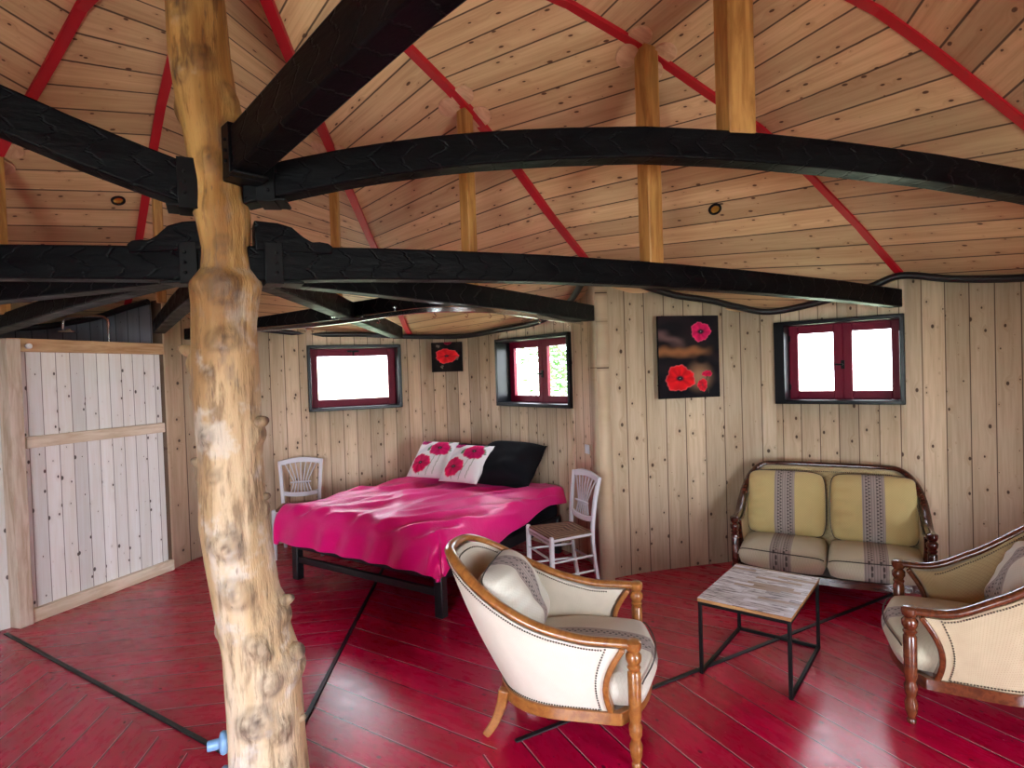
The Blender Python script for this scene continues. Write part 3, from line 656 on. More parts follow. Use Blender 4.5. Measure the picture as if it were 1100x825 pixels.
# black hose along the wall tops
def on_wall(x, y, inset):  # nearest outline point pulled towards the trunk
    q = min(OUT, key=lambda p: (p.x-x)**2+(p.y-y)**2); v = Vector((TX-q.x, TY-q.y)).normalized(); return q.x+v.x*inset, q.y+v.y*inset
HP = [(3.93, 3.2, 2.36), (3.83, 3.6, 2.37), (3.55, 4.08, 2.37), (3.30, 4.38, 2.36), (3.07, 4.60, 2.42), (2.90, 4.74, 2.41), (2.62, 4.97, 2.33), (2.30, 5.19, 2.325), (2.0, 5.17, 2.325), (1.75, 5.11, 2.34), (1.45, 5.05, 2.37), (1.2, 4.98, 2.45), (.85, 4.86, 2.62), (.62, 4.80, 2.66), (.62, 5.0, 2.52), (.52, 5.40, 2.36), (.28, 5.80, 2.25), (-.1, 6.28, 2.26), (-.5, 6.58, 2.24), (-.95, 6.68, 2.28), (-1.35, 6.64, 2.34), (-1.7, 6.52, 2.34), (-2.2, 6.42, 2.25), (-2.62, 6.18, 2.30)]
HP = [(x, y, min(z, roof_z(x, y)-.04)) for x, y, z in HP]
HQ = [(x, y, roof_z(x, y)-.04) for x, y in ((-3.36, 5.47), (-3.6, 5.52), (-3.85, 5.53), (-4.1, 5.50), (-4.35, 5.44), (-4.7, 5.22))]
mb = MB(); mb.tube(catmull(HQ, 6), .028, 10); mb.tube(catmull(HP, 6), .028, 10); tag(mb.build('insulated_hose', M['hose'], None), 'thick black hose sagging along the top of the walls under the roof', 'hose')

# curtain rail with hooks
RP = [(-2.5, 4.75, 2.15), (-1.72, 4.40, 2.15), (-1.4, 4.24, 2.15), (-1.08, 4.0, 2.15), (-.78, 3.72, 2.15), (-.54, 3.55, 2.15), (-.32, 3.55, 2.15), (-.1, 3.70, 2.15), (.145, 4.08, 2.15), (.39, 4.50, 2.15), (.60, 4.86, 2.15)]
cr = thing('curtain_rail', 'curved chrome curtain rail hanging below the black beams at the foot of the bed', 'curtain rail')
rp = catmull(RP, 8); mb = MB(); mb.sweep(rp, [(-.006, -.016), (.006, -.016), (.006, .016), (-.006, .016)]); mb.build('rail', M['chrome'], cr, bevel=.003)
for k in [13, 15, 30, 43, 50, 55, 58, 62, 66, 70, 74]:
    p = rp[k]; mb = MB(); mb.tube([p+Vector((0, 0, -.012)), p+Vector((.006, 0, -.026)), p+Vector((.014, 0, -.036)), p+Vector((.006, 0, -.046)), p+Vector((-.006, 0, -.040))], .0028, 6); mb.build('hook', M['chrome'], cr)
for k in [20, 34, 52, 72]:
    p = rp[k]; mb = MB(); mb.tube([p+Vector((0, 0, .014)), p+Vector((0, 0, .04))], .005, 8); mb.lathe([(.016, .036), (.016, .042)], 12, Matrix.Translation(p)); mb.build('rail_bracket', M['chrome'], cr)

# shower pipe behind the partition
sh = thing('shower_pipe', 'chrome shower pipe bent over above the left partition', 'shower pipe')
mb = MB(); mb.tube(catmull([(-3.62, 5.3, 1.0), (-3.62, 5.3, 1.8), (-3.62, 5.3, 2.30), (-3.64, 5.3, 2.36), (-3.70, 5.3, 2.385), (-3.95, 5.3, 2.385), (-4.02, 5.3, 2.36), (-4.03, 5.3, 2.28)], 6), .0125, 10); mb.build('pipe', M['chrome'], sh)
mb = MB(); mb.lathe([(.015, 2.285), (.03, 2.27), (.075, 2.262), (.078, 2.25), (.07, 2.247)], 20, T3(-3.985, 5.3, 0)); mb.build('shower_head', M['chrome'], sh)
mb = MB(); mb.lathe([(.0, 0), (.10, 0), (.10, .015), (.05, .03), (.02, .04), (.02, 1.0)], 16, T3(-3.62, 5.3, 0)); mb.build('foot', M['chrome'], sh)

# switches and sockets
def wallplate(name, x, y, z, face, label, cat, kind):
    o = thing(name, label, cat, (x, y, z), face)
    mb = MB(); mb.box((0, -.006, 0), (.082, .012, .082)); mb.build('plate', M['white_plastic'], o, bevel=.004)
    mb = MB()
    if kind == 'socket':
        mb.lathe([(.021, 0), (.024, .002), (.024, .006)], 20, T3(0, -.0125, 0, 0, R(90))); mb.build('socket_face', plain('socket_grey', lin(190, 196, 206), .4), o)
    else:
        mb.box((0, -.014, 0), (.05, .008, .055)); mb.build('rocker', M['white_plastic'], o, bevel=.003)
wallplate('wall_socket', -2.68, 6.345, 1.06, R(24), 'white wall socket between the trunk and the left chair', 'socket', 'socket')
wallplate('light_switch', -3.125, 5.98, 1.03, R(60), 'white light switch just left of the trunk', 'switch', 'switch')
wallplate('light_switch', .66, 5.24, 1.05, R(-72), 'white light switch on the wall above the straw chair', 'switch', 'switch')

# ------------------------------------------------------------------ pictures
def mixc(a, b, t): return tuple(a[i]+(b[i]-a[i])*t for i in range(3))
def poppy(c, x, y, cx, cy, r, asp, colr, seed, heart=.2):
    dx, dy = (x-cx)/r, (y-cy)/(r*asp); q = math.hypot(dx, dy); a = math.atan2(dy, dx)
    e = 1+.07*math.sin(3*a+seed)+.05*math.sin(7*a+seed*2)+.025*math.sin(17*a+seed)
    if q < e:
        fold = noise.noise(Vector((math.cos(a)*2.2, math.sin(a)*2.2, seed+q*1.3))); sh = .72+.42*fold+.22*q
        pc = tuple(max(0, min(1, k*sh)) for k in colr)
        ring = smooth(.86, 1, q/e)*.25; pc = mixc(pc, (1, .55, .6), ring)
        hq = math.hypot(dx, dy*1.3); pc = mixc((.012, .01, .02), pc, smooth(heart*.7, heart*1.8, hq))
        if hq < heart*.35: pc = mixc((.5, .5, .45), pc, smooth(0, heart*.35, hq))
        return mixc(pc, c, smooth(.93, 1, q/e))
    return c
def L3(r, g, b): return lin(r, g, b)[:3]
def art_big(x, y):
    n1 = noise.noise(Vector((x*2.4, y*5.5, 1))); n2 = noise.noise(Vector((x*6, y*9, 4)))
    c = mixc(L3(14, 12, 18), L3(30, 22, 26), smooth(-.4, .5, n1))
    c = mixc(c, L3(112, 84, 84), smooth(.13, .0, abs(y-(.96-.33*x)+.05*n2))*.75*smooth(.5, .3, x))
    c = mixc(c, L3(150, 98, 62), smooth(.11, 0, abs(y-.70+.04*n2))*smooth(.95, .6, x)*.9)
    c = mixc(c, L3(168, 130, 98), smooth(.30, .0, math.hypot(x-.66, y-.32))*.85)
    c = mixc(c, L3(14, 12, 16), smooth(.14, .04, math.hypot(x-.70, (y-.58)*1.4)))
    c = poppy(c, x, y, .70, 1.00, .165, .9, L3(214, 22, 92), 1., .26)
    c = poppy(c, x, y, .34, .30, .245, .82, L3(232, 22, 32), 2.3, .2)
    c = poppy(c, x, y, .79, .36, .09, .55, L3(206, 20, 70), 4., .1)
    if abs(x-.79-.02*math.sin(y*20)) < .008 and .06 < y < .32: c = L3(70, 60, 50)
    c = poppy(c, x, y, .71, .19, .085, 1.15, L3(224, 28, 50), 5.1, .1)
    return c
def art_small(x, y):
    c = mixc(L3(16, 12, 12), L3(34, 26, 24), smooth(-.3, .5, noise.noise(Vector((x*3, y*3, 9)))))
    c = poppy(c, x, y, .54, .93, .13, .5, L3(140, 10, 50), .5, .1)
    c = poppy(c, x, y, .50, .51, .38, .62, L3(224, 32, 40), 1.2, .16)
    for cx, cy in ((.83, .42), (.22, .83), (.34, .16)):
        if math.hypot(x-cx, y-cy) < .06 and noise.noise(Vector((x*22, y*22, 2))) > -.05: c = L3(122, 112, 96)
    return c
def picture(name, P0, P1, z0, z1, art, label, nx=72):
    p0, p1 = Vector(P0), Vector(P1); d = p1-p0; w = d.length; h = z1-z0
    o = thing(name, label, 'picture', (p0.x, p0.y, z0), math.atan2(d.y, d.x))
    mb = MB(); mb.box((w/2, -.001, h/2), (w, .028, h)); mb.build('stretcher_frame', M['black_cloth'], o, bevel=.003)
    ny = int(nx*h/w); mb = MB(); mb.grid(lambda u, v: (u*w*.998+.001*w, -.0165, v*h*.998+.001*h), nx, ny)
    mb.col = [(*art(i/nx, j/ny*h/w), 1) for j in range(ny+1) for i in range(nx+1)]
    mb.build('canvas', M['canvas'], o, sm=False)
picture('poppy_picture', (1.245, 4.985), (1.80, 5.105), 1.490, 2.195, art_big, 'large dark canvas with red poppies on the wall left of the right window', 110)
picture('poppy_picture', (-.90, 6.665), (-.55, 6.625), 1.79, 2.125, art_small, 'small dark square canvas with one red poppy between the two left windows', 70)

# ------------------------------------------------------------------ bed
BX, BY = Vector((.83, -.557, 0)), Vector((.557, .83, 0))   # along the foot (left to right), towards the head
BO = Vector((-1.99, 5.145, 0)); brz = math.atan2(BX.y, BX.x); BW, BL = 1.72, 1.84
bed = thing('bed', 'double bed with black frame and black base, in the alcove against the curved wall', 'bed', BO, brz)
for x in (.03, BW-.03):
    for y in (.035, BL-.10):
        mb = MB(); mb.box((x, y, .17), (.075, .065, .34)); mb.lathe([(.03, -.01), (.032, .005)], 12, T3(x, y, .01)); mb.build('leg', M['black_bed'], bed, bevel=.006)
for nm, c, s in [('foot_rail', (BW/2, .035, .175), (BW-.1, .035, .055)), ('side_rail', (.03, BL/2, .31), (.04, BL-.1, .09)), ('side_rail', (BW-.03, BL/2, .31), (.04, BL-.1, .09)), ('end_rail', (BW/2, .02, .315), (BW, .03, .08)), ('end_rail', (BW/2, BL-.1, .31), (BW-.14, .04, .09))]:
    mb = MB(); mb.box(c, s); mb.build(nm, M['black_bed'], bed, bevel=.005)
mb = MB(); mb.box((BW/2, BL/2-.03, .415), (BW-.02, BL-.10, .13)); mb.build('box_base', M['black_cloth'], bed, bevel=.03)
mb = MB(); mb.box((BW/2, BL/2-.03, .53), (BW-.06, BL-.12, .12)); mb.build('mattress', plain('mattress_white', lin(214, 210, 212), .85), bed, bevel=.04)
# duvet: a puffy sheet laid over the mattress and hanging over the edges
def duvet():
    NX, NY = 110, 110; zt = .685; rr = .17
    def fn(u, v):
        lx, rx, fy = .36, .38, .42
        a = -lx+u*(BW+lx+rx); b = -fy+v*(BL-.03+fy)
        hs = 1-.28*smooth(.35, 1.6, b)   # the sides hang less towards the head
        if a > BW: a = BW+(a-BW)*hs
        ex = -a if a < 0 else (a-BW if a > BW else 0); ey = -b if b < 0 else 0
        sx = -1 if a < 0 else 1
        cx, cy = min(max(a, 0), BW), max(b, 0)
        dd = math.hypot(ex, ey)
        if dd > 0:
            ux, uy = (sx*ex/dd, -ey/dd); ang = min(dd/rr, math.pi/2); out = rr*.72*math.sin(ang); dn = rr*(1-math.cos(ang))+max(0, dd-rr*math.pi/2)
        else: ux = uy = out = dn = 0
        dn = min(dn, .345+.02*noise.noise(Vector((a*3, b*3, 5))))
        if sx > 0 and ex > ey: out *= .75-.45*smooth(.5, 1.6, b)
        fold = .016*math.sin((a*1.0-b*.4)*21+3*noise.noise(Vector((a*1.5, b*1.5, 2))))*smooth(.03, .2, dn)
        out += fold+.01*smooth(.05, .3, dn)
        # soft diagonal creases over the top
        w1 = noise.noise(Vector(((a*.55+b*1.0)*1.1, (a-b*.55)*4.6, .3))); w2 = noise.noise(Vector((a*7, b*5, 1.7))); w3 = noise.noise(Vector((a*2, b*2, 8)))
        top = 1-smooth(.0, .12, dn)
        z = zt-dn+top*(.040*(1-abs(w1)*2.4)+.018*w2+.024*w3-.03)-.02*smooth(.25, 0, min(cx, BW-cx, 9))*top
        sag = .03*smooth(BL-.35, BL, b)
        return (cx+ux*out, cy+uy*out, max(z-sag, .3))
    mb = MB(); mb.grid(fn, NX, NY)
    o = mb.build('duvet', M['duvet'], None, angle=180, subd=1); o.location = BO; o.rotation_euler = (0, 0, brz)
    d_ = o.modifiers.new('solid', 'SOLIDIFY'); d_.thickness = .02; d_.offset = -1
    tag(o, 'creased bright magenta duvet spread over the bed', 'duvet')
duvet()
def pillow_fn(w, h, t, pinch=.10, seed=0., lump=.0, rnd=0.):
    def fn(side):
        def f(u, v):
            x, y = 2*u-1, 2*v-1
            k = max(0, (1-abs(x)**3.2))**.62*max(0, (1-abs(y)**3.2))**.62
            px = x*w/2*(1-pinch*(1-abs(y)**2)*abs(x)**4*.6); py = y*h/2*(1-pinch*(1-abs(x)**2)*abs(y)**4*.6)
            cr = 1-rnd*(abs(x)*abs(y))**4; px *= cr; py *= cr
            nn = noise.noise(Vector((x*2.1+seed, y*2.1, side)))*lump
            return (px, py, side*(t/2)*k*(1+nn))
        return f
    return fn
def pillow_mesh(w, h, t, n=28, seed=0., lump=.15, art=None, uvm=True):
    mb = MB(); f = pillow_fn(w, h, t, .1, seed, lump)
    uvf = lambda u, v: ((u-.5)*w, (v-.5)*h)
    mb.grid(f(1), n, n, None, uvf); mb.grid(f(-1), n, n, None, uvf, flip=True)
    if art:
        mb.col = [(*art(i/n, j/n), 1) for _ in (0, 1) for j in range(n+1) for i in range(n+1)]
    return mb
def weld(o):
    m = o.modifiers.new('weld', 'WELD'); m.merge_threshold = .0008; return o
def on_bed(x, y, z): return BO+BX*x+BY*y+Vector((0, 0, z))
def art_pop(flip):
    def art(x, y):
        c = L3(226, 222, 222)
        n = noise.noise(Vector((x*4, y*4, 3))); c = mixc(c, L3(196, 196, 204), smooth(.1, .5, n)*.6)
        for (sx, sy, ex, ey) in ((.30, .35, .36, .02), (.66, .62, .52, .02), (.80, .80, .70, .05)):
            if min(ey, sy) < y < max(ey, sy):
                xx = ex+(sx-ex)*((y-ey)/(sy-ey))**.6
                if abs(x-xx) < .009: c = L3(150, 160, 140)
        for (gx, gy, ga) in ((.82, .92, .5), (.42, .70, 1.2), (.9, .75, 2.)):
            dx, dy = (x-gx)*math.cos(ga)+(y-gy)*math.sin(ga), -(x-gx)*math.sin(ga)+(y-gy)*math.cos(ga)
            if (dx/.085)**2+(dy/.04)**2 < 1: c = L3(98, 132, 104)
        c = poppy(c, x, y, .34, .30, .25, .95, L3(214, 14, 88), 1.+flip, .17)
        c = poppy(c, x, y, .68, .72, .25, .92, L3(206, 10, 94), 3.+flip, .17)
        c = poppy(c, x, y, .20, .92, .17, .7, L3(186, 24, 110), 5., .16)
        return c
    return art
def bed_pillow(name, label, cat, w, h, t, x, y, z, tilt, mat, spin=0., art=None, lump=.15, seed=0., group=None, n=28):
    mb = pillow_mesh(w, h, t, n, seed, lump, art)
    o = weld(mb.build(name, mat, None, angle=180)); 
    o.matrix_world = Matrix.Translation(on_bed(x, y, z)) @ Matrix.Rotation(brz+spin, 4, 'Z') @ Matrix.Rotation(R(tilt), 4, 'X')
    return tag(o, label, cat, group)
bed_pillow('pillow', 'black pillow lying at the right of the bed head beside the printed cushions', 'pillow', .68, .52, .30, 1.28, 1.54, .87, 38, M['black_cloth'], R(4), None, .25, 2.)
bed_pillow('pillow', 'black pillow behind the two printed poppy cushions', 'pillow', .60, .46, .22, .64, 1.60, .85, 42, M['black_cloth'], R(-2), None, .25, 5.)
bed_pillow('cushion', 'white cushion printed with magenta poppies, left of the pair on the bed', 'cushion', .46, .46, .16, .44, 1.40, .885, 46, M['printed'], R(6), art_pop(0), .1, 1., 'poppy cushions on the bed', 60)
bed_pillow('cushion', 'white cushion printed with magenta poppies, right of the pair, beside the black pillow', 'cushion', .46, .46, .16, .93, 1.34, .88, 44, M['printed'], R(2), art_pop(.4), .1, 4., 'poppy cushions on the bed', 60)

# ------------------------------------------------------------------ rush seated chairs
def rustic_chair(label, loc, rz):
    c = thing('wooden_chair', label, 'chair', loc, rz)   # faces -Y
    m = M['white_paint']; sw, sb, sd, sh = .44, .36, .38, .46
    for s in (-1, 1):
        mb = MB(); mb.lathe([(.017, 0), (.021, .05), (.021, sh+.015), (.016, sh+.03), (.006, sh+.034)], 14, T3(s*sw/2, -sd/2, 0)); mb.build('front_leg', m, c)
        mb = MB(); pts = catmull([(s*sb/2, sd/2+.05, 0), (s*sb/2, sd/2+.012, .25), (s*sb/2, sd/2, .46), (s*(sb/2+.012), sd/2+.02, .7), (s*(sb/2+.03), sd/2+.06, .91)], 5)
        mb.sweep(pts, [(-.017, -.014), (.017, -.014), (.017, .014), (-.017, .014)], 1, False, None, (0, 1, 0)); mb.build('back_post', m, c, bevel=.006)
    def rung(a, b, r=.0095):
        mb = MB(); mb.tube([a, Vector(a).lerp(Vector(b), .5), b], [r*.85, r*1.1, r*.85], 8); mb.build('stretcher', m, c)
    for z in (.17, .29):
        rung((-sw/2, -sd/2, z+.02), (sw/2, -sd/2, z+.02))
        for s in (-1, 1): rung((s*sw/2, -sd/2, z), (s*sb/2, sd/2+.02, z))
    rung((-sb/2, sd/2+.02, .24), (sb/2, sd/2+.02, .24))
    mb = MB()   # seat frame rails
    for a, b in (((-sw/2, -sd/2, sh), (sw/2, -sd/2, sh)), ((-sb/2, sd/2, sh), (sb/2, sd/2, sh)), ((-sw/2, -sd/2, sh), (-sb/2, sd/2, sh)), ((sw/2, -sd/2, sh), (sb/2, sd/2, sh))): mb.tube([a, b], .012, 8)
    mb.tube([(-sw/2, -sd/2, sh-.03), (sw/2, -sd/2, sh-.03)], .010, 8)
    mb.build('seat_frame', m, c)
    mb = MB(); q = [(-sw/2, -sd/2), (sw/2, -sd/2), (sb/2, sd/2), (-sb/2, sd/2)]; ctr = (0, -.01)
    for k in range(4):      # four woven triangles meeting in the middle
        a, b = Vector(q[k]), Vector(q[(k+1) % 4])
        def f(u, v, a=a, b=b):
            e = a.lerp(b, u); p = e.lerp(Vector(ctr), v); return (p.x, p.y, sh+.020-.012*v+.006*math.sin(v*math.pi))
        mb.grid(f, 8, 8, None, lambda u, v: (u*.4, v*.2+.01*abs(u-.5)))
        def g(u, v, a=a, b=b): p = a.lerp(b, u)*(1+.03*math.sin(math.pi*v)); return (p.x, p.y, sh-.016+.036*v)
        mb.grid(g, 8, 3, None, lambda u, v: (u*.4, v*.03))
        def h(u, v, a=a, b=b): p = a.lerp(b, u).lerp(Vector(ctr), v); return (p.x, p.y, sh-.016)
        mb.grid(h, 4, 4, None, lambda u, v: (u*.4, v*.2), flip=True)
    mb.build('seat', M['straw'], c, angle=50)['label'] = 'brown woven rush seat'
    def back(u, z): # a point between the two posts at height z
        y = sd/2+.02*smooth(.46, .7, z)+.042*smooth(.68, .94, z)
        return Vector((u*(sb/2+.03*smooth(.6, .95, z)), y, z))
    mb = MB(); prof = [(-1, .86), (-.6, .885), (-.3, .91), (0, .918), (.3, .91), (.6, .885), (1, .86)]
    up_ = [back(u, .885+.03*(1-u*u)) for u in [k/8-1 for k in range(17)]]
    mb.sweep(up_, [(-.011, -.028), (.011, -.028), (.011, .024), (-.011, .024)]); mb.build('top_rail', m, c, bevel=.005)
    mb = MB(); mb.sweep([back(u, .555+.022*u*u) for u in [k/6-1 for k in range(13)]], [(-.010, -.022), (.010, -.022), (.010, .022), (-.010, .022)]); mb.build('lower_rail', m, c, bevel=.005)
    for k in range(7):
        u = (k-3)/3; mb = MB(); mb.tube(catmull([back(u*.80, .89), back(u*.62, .81), back(u*.40, .70), back(u*.44, .65), back(u*.60, .565)], 4), .0058, 7); mb.build('spindle', m, c)
    mb = MB(); mb.tube([back(-.55, .685)+Vector((0, -.010, 0)), back(.55, .685)+Vector((0, -.010, 0))], .008, 8); mb.build('tie_bar', m, c)
    return c
rustic_chair('white painted chair with brown rush seat standing between the bed and the wall corner', (.355, 4.72, 0), R(-68))
rustic_chair('white painted chair behind the left side of the bed, only its back showing', (-2.20, 5.94, 0), R(14))

# ------------------------------------------------------------------ tub armchairs and settee
def tub(name, cat, label, loc, rz, hw, D, ns, wood_m, out_m, in_m, seat_m, back_m, nsq=2.3, cushions=1, rise=.33, bx=.16, stripe_off=(0,), back_h=.46, seat_t=.18, arm=.55, r0=.10, r1=.46, zb=.225, tilt=62, cb=.36):
    """Faces -Y in its own frame, the arm tips lie on y = 0. hw half width, D depth."""
    c = thing(name, label, cat, loc, rz); N = 60
    ys = .30
    def plan(s, hw, D, ys, y0):       # s 0..1 from right tip round the back to the left tip
        La = ys-y0; tot = 2*La+2.4*(D-ys)+1.2*hw; f = La/tot
        if s < f: return Vector((hw, y0+s/f*La, 0))
        if s > 1-f: return Vector((-hw, y0+(1-s)/f*La, 0))
        ph = math.pi*(s-f)/(1-2*f); cs, sn = math.cos(ph), math.sin(ph); e = 2/nsq
        return Vector((hw*math.copysign(abs(cs)**e, cs), ys+(D-ys)*abs(sn)**e, 0))
    def rail(s):
        p = plan(s, hw, D, ys, .0); p.z = arm+rise*smooth(r0, r1, min(s, 1-s)); return p
    def base(s): p = plan(s, hw-.035, D-bx, ys, .06); p.z = zb; return p
    def shell(s, v, off):
        a, b = base(s), rail(s); b.z -= .02
        p = a.lerp(b, v); ctr = Vector((0, ys, p.z)); d = (p-ctr); d.z = 0
        dl = d.normalized() if d.length else d
        # the outside bellies out a little; the front edge of the arm is scooped
        tip = smooth(.10, 0, min(s, 1-s))
        p += dl*(.02*math.sin(math.pi*v)-off)
        p.y += tip*(.028+.06*math.sin(math.pi*v))
        return p
    ring = [k/N for k in range(N+1)]
    def lenuv(u, v): return (u*(2*D+2*hw), v*.5)
    mb = MB(); mb.grid(lambda u, v: shell(u, v, 0), N, 10, None, lenuv); mb.build('outer_upholstery', out_m, c, angle=180)
    mb = MB(); mb.grid(lambda u, v: shell(u, v, .055), N, 10, None, lenuv, flip=True); mb.build('inner_upholstery', in_m, c, angle=180)
    prof = [(-.024, -.012), (-.029, 0), (-.022, .014), (0, .020), (.022, .014), (.029, 0), (.024, -.012), (0, -.017)]
    cen = []
    for s in ring:
        p = rail(s); cen.append(p-Vector((p.x, p.y-ys, 0)).normalized()*.02)
    cen = [cen[0]+Vector((0, -.035, 0))]+cen+[cen[-1]+Vector((0, -.035, 0))]
    mb = MB(); mb.sweep(cen, prof); mb.build('top_rail', wood_m, c, angle=60)
    for s in (0, 1):
        i = 0 if s == 0 else -1; sg = 1 if s == 0 else -1; t = cen[i]
        z0 = arm
        mb = MB(); mb.lathe([(r_*1.14, z_) for r_, z_ in [(.010, 0), (.017, .004), (.019, .018), (.013, .026), (.017, .036), (.023, .060), (.026, .10), (.017, .128), (.020, .136), (.024, .148), (.027, .185), (.019, .205), (.022, .214), (.025, .23), (.026, .42*arm/.52-.02), (.021, .40*arm/.52+.01), (.027, .415*arm/.52+.01), (.021, .425*arm/.52+.01), (.030, .445*arm/.52+.01), (.031, .465*arm/.52+.01), (.020, .485*arm/.52+.005), (.028, arm-.022), (.031, arm-.008), (.031, arm+.012), (.022, arm+.019), (.006, arm+.021)]], 18, T3(t.x, t.y+.012, 0)); mb.build('front_leg', wood_m, c, angle=50)
        # scooped show-wood facing of the arm front
        pts = [shell(s, v/10, .028)+Vector((0, -.012, 0)) for v in range(11)]
        mb = MB(); mb.sweep(pts, [(-.036, -.012), (.036, -.012), (.036, .014), (-.036, .014)], 1, False, None, (0, 1, 0)); mb.build('arm_facing', wood_m, c, bevel=.006)
        # sabre back leg
        bp = base(.5); lx = sg*min(hw*.62, hw-.12)
        mb = MB(); ctr = catmull([(lx, bp.y-.035, zb), (lx, bp.y-.02, .15), (lx+sg*.008, bp.y+.012, .07), (lx+sg*.018, bp.y+.06, 0)], 5)
        mb.sweep(ctr, [(-.019, -.022), (.019, -.022), (.019, .022), (-.019, .022)], [1.2-.35*k/(len(ctr)-1) for k in range(len(ctr))], False, None, (0, 1, 0)); mb.build('back_leg', wood_m, c, bevel=.006)
    # seat rail: follows the base and bows across the front
    br = [base(s)+Vector((0, 0, -.022)) for s in ring]; fr = []
    for k in range(13):
        u = k/12; fr.append(Vector((-(hw-.035)+2*(hw-.035)*u, .06-.125*math.sin(math.pi*u)**.7, zb-.022)))
    loop = br+fr[1:-1]
    mb = MB(); mb.sweep(loop, [(-.022, -.028), (.020, -.028), (.016, .026), (-.022, .026)], 1, True); mb.build('seat_rail', wood_m, c, bevel=.004)
    mb = MB(); mb.add([p+Vector((0, 0, .024)) for p in loop], [tuple(range(len(loop)))]); mb.build('seat_deck', seat_m, c, sm=False, solid=.02)
    # studs
    def beads(pts, name='stud_trim'):
        mb = MB(); L = 0
        for a, b in zip(pts, pts[1:]):
            l = (b-a).length; k = (.0 if L == 0 else L)
            while k < l:
                p = a.lerp(b, k/l); r = .0052
                mb.add([p+Vector(q)*r for q in ((1, 0, 0), (-1, 0, 0), (0, 1, 0), (0, -1, 0), (0, 0, 1), (0, 0, -1))], [(0, 2, 4), (2, 1, 4), (1, 3, 4), (3, 0, 4), (2, 0, 5), (1, 2, 5), (3, 1, 5), (0, 3, 5)]); k += .0125
            L = k-l
        mb.build(name, M['studs'], c, angle=180)['kind'] = 'stuff'
    a0, a1 = .04, .96; rr = [a0+(a1-a0)*k/N for k in range(N+1)]
    beads([shell(s, .965, -.004) for s in rr]+[]); beads([shell(s, .955, .058) for s in rr])
    beads([shell(s, .03, -.004) for s in rr])
    for s in (0, 1): 
        e = .035 if s == 0 else .965
        beads([shell(e, v/10, -.004) for v in range(11)])
    # cushions
    n = cushions; gw = 2*(hw-.035)/n
    for k in range(n):
        x0 = -(hw-.035)+gw*(k+.5); w = gw-.004; so = stripe_off[k]
        zs = zb+.003; dep = D-bx-.06
        def top(u, v, side, x0=x0, w=w):
            x, y = 2*u-1, 2*v-1; e = (max(0, 1-abs(x)**8)*max(0, 1-abs(y)**8))**.26
            yy = (-.03+dep*v) - (.085*(1-((x0+x*w/2)/hw)**2))*(1-v)
            xx = x0+x*w/2
            if n == 1: xx *= 1-.22*smooth(.5, 1, v)
            return (xx, yy, zs+seat_t/2+side*(seat_t/2*(.80+.2*(side < 0))*e+(.03*(1-x*x)*(1-y*y) if side > 0 else 0)))
        uvf = lambda u, v, w=w, so=so: ((u-.5)*w-so, v*dep)
        mb = MB(); mb.grid(lambda u, v: top(u, v, 1), 26, 22, None, uvf); mb.grid(lambda u, v: top(u, v, -1), 26, 22, None, uvf, flip=True)
        o = weld(mb.build('seat_cushion', seat_m, c, angle=180))
        pp = []
        for q in range(25):
            u = .02+.96*q/24; p = Vector(top(u, .015, 1)); pp.append(p+Vector((0, -.002, .004)))
        mb = MB(); mb.tube(pp, .004, 6); mb.build('piping', M['piping'], o)
        # back cushion
        bw = (gw*.97 if n > 1 else gw*.84)-.01; mbb = MB(); f = pillow_fn(bw, back_h, .21 if n > 1 else .27, .0, 3.+k, .22, .10)
        gath = lambda u, v: .010*math.sin(v*38)*smooth(.35, 0, u)*smooth(0, .06, u)
        uvb = lambda u, v, bw=bw, so=so: ((u-.5)*bw-so*.6, v*back_h)
        mbb.grid(lambda u, v: tuple(Vector(f(1)(u, v))+Vector((0, 0, gath(u, v)))), 34, 34, None, uvb); mbb.grid(f(-1), 34, 34, None, uvb, flip=True)
        Mx = Matrix.Translation((x0, D-(.20 if n > 1 else cb), zs+seat_t*.86+back_h/2*math.sin(R(tilt)))) @ Matrix.Rotation(R(tilt), 4, 'X')
        o = mbb.build('back_cushion', back_m, c, angle=180)
        for v in o.data.vertices: v.co = Mx @ v.co
        weld(o)
        edge = [Mx @ Vector(f(1)(u, v)) for u, v in [(q/16, 0) for q in range(17)]+[(1, q/16) for q in range(1, 17)]+[(1-q/16, 1) for q in range(1, 17)]+[(0, 1-q/16) for q in range(1, 16)]]
        mb = MB(); mb.tube(edge, .004, 6, True); mb.build('piping', M['piping'], o)
    return c
# front armchair: arm tips at (.49,2.58) and (.66,3.31), faces right
tub('armchair', 'armchair', 'white tub armchair with honey wood trim in the middle foreground, turned to the right', (.565, 2.905, 0), R(90-13), .375, .95, 1, M['beech'], M['cream_out'], M['cream_in'], M['cush_pale'], M['cush_pale'], back_h=.44, rise=.305, bx=.30, r0=.06, r1=.44, tilt=62, cb=.34)
tub('armchair', 'armchair', 'beige tub armchair with dark wood trim at the right edge, turned to the left', (2.08, 3.13, 0), R(-120), .395, .95, 1, M['walnut'], M['beige_out'], M['beige_in'], M['cush_seat'], M['cush_pale'], back_h=.46, rise=.37, bx=.30, r0=.03, r1=.30, tilt=66, cb=.43)
tub('settee', 'settee', 'two seat settee with dark wood rim and striped cushions under the right window', (2.28, 4.30, 0), R(-30), .655, .64, 2, M['darkwal'], M['beige_out'], M['beige_in'], M['cush_seat'], M['cush_yellow'], nsq=3.2, cushions=2, rise=.36, bx=.10, stripe_off=(.0, .0), back_h=.53, r0=.04, r1=.36, zb=.185, seat_t=.185, tilt=77)

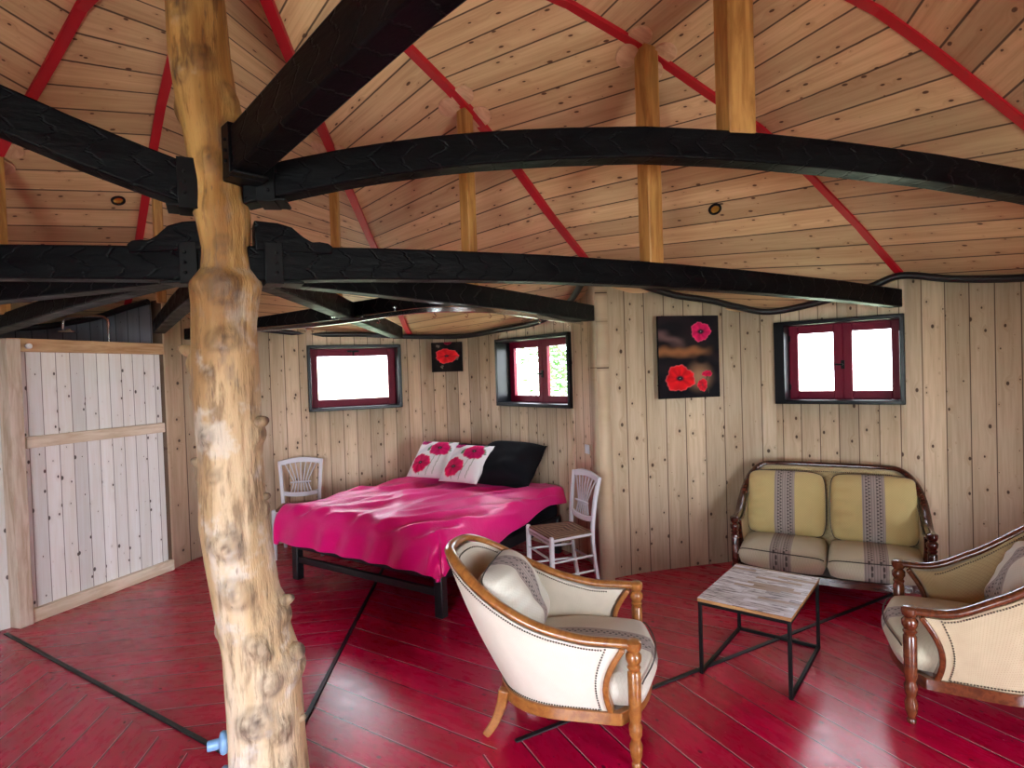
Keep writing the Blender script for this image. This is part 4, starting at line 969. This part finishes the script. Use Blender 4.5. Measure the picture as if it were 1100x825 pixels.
# ------------------------------------------------------------------ coffee table
ta = thing('coffee_table', 'low coffee table with a pale plank top on a thin black metal frame', 'coffee table', (1.432, 3.451, 0), R(-38.3))
tw, tl, th = .50, .71, .437
mb = MB(); mb.grid(lambda u, v: ((u-.5)*tw, (v-.5)*tl, th), 1, 1, None, lambda u, v: (u*tw, v*tl)); mb.build('plank_top', M['slats'], ta, sm=False)
mb = MB(); mb.box((0, 0, th-.0105), (tw, tl, .019)); mb.build('top_edge', M['slatedge'], ta, bevel=.002)
b = .019; zt = th-.02
for sx in (-1, 1):
    for sy in (-1, 1):
        mb = MB(); mb.box((sx*(tw/2-b/2-.003), sy*(tl/2-b/2-.003), zt/2), (b, b, zt)); mb.build('leg', M['iron'], ta, bevel=.002)
X, Y = tw/2-b/2-.003, tl/2-b/2-.003
for c_, s_ in [((0, -Y, zt-b/2), (tw-.04, b, b)), ((0, Y, zt-b/2), (tw-.04, b, b)), ((-X, 0, zt-b/2), (b, tl-.04, b)), ((X, 0, zt-b/2), (b, tl-.04, b))]:
    mb = MB(); mb.box(c_, s_); mb.build('top_bar', M['iron'], ta, bevel=.002)
for c_, s_ in [((0, Y, b/2), (tw-.04, b, b)), ((-X, 0, b/2), (b, tl-.04, b)), ((X, 0, b/2), (b, tl-.04, b))]:
    mb = MB(); mb.box(c_, s_); mb.build('floor_bar', M['iron'], ta, bevel=.002)

# ------------------------------------------------------------------ outside
def grass():
    t = NT('meadow'); o = t.obj(); n = t.noise(o, .8, 4.); t.set(t.mix(n, lin(176, 196, 150), lin(206, 216, 186)), .9); return t.m
mb = MB()
def terr(u, v):
    x, y = (u-.5)*80, (v-.3)*80; r = math.hypot(x+1, y-2.5)
    return (x, y, -.5+.35*noise.noise(Vector((x*.08, y*.08, 0)))*smooth(5, 15, r)+3.2*smooth(9, 34, r)*smooth(3, -6, x-y*.1))
mb.grid(terr, 60, 60); tag(mb.build('ground_outside', grass(), None, angle=180), kind='structure')
def leaf_mat():
    t = NT('leaves'); n = t.noise(t.obj(), 4., 2.); t.set(t.mix(n, lin(58, 104, 44), lin(110, 150, 84)), .6); return t.m
LM = leaf_mat(); BM = plain('bark', lin(110, 96, 80), .8)
def tree(x, y, h, rad, nl, label, seed):
    rnd = random.Random(seed); z0 = terr((x/80)+.5, y/80+.3)[2]
    o = thing('garden_tree', label, 'tree', (x, y, z0))
    mb = MB(); mb.tube([(0, 0, -.1), (.05, 0, h*.4), (.0, .05, h*.8)], [.09, .07, .03], 8)
    for k in range(5):
        a = k*1.3; mb.tube([(0, 0, h*(.35+.08*k)), (math.cos(a)*rad*.6, math.sin(a)*rad*.6, h*(.55+.08*k))], [.035, .012], 6)
    mb.build('trunk', BM, o)
    mb = MB()
    for k in range(nl):
        while True:
            p = Vector((rnd.uniform(-1, 1), rnd.uniform(-1, 1), rnd.uniform(-1, 1)))
            if p.length < 1 and noise.noise(p*2.2+Vector((seed, 0, 0))) > -.12: break
        p = Vector((p.x*rad, p.y*rad, h*.62+p.z*h*.42)); s = rnd.uniform(.045, .09)
        mt = Matrix.Translation(p) @ Matrix.Rotation(rnd.uniform(0, 6.3), 4, 'Z') @ Matrix.Rotation(rnd.uniform(-1.2, 1.2), 4, 'X')
        mb.add([(-s, 0, 0), (0, -s*.45, .01), (s, 0, 0), (0, s*.45, .01)], [(0, 1, 2, 3)], None, mt)
    mb.build('foliage', LM, o, sm=False)
tree(1.3, 10.6, 3.6, 1.5, 4200, 'leafy green tree outside, seen through the right pane of the middle window', 3)
tree(-3.4, 13.5, 1.5, 1.2, 700, 'pale green bush outside the left window', 8)
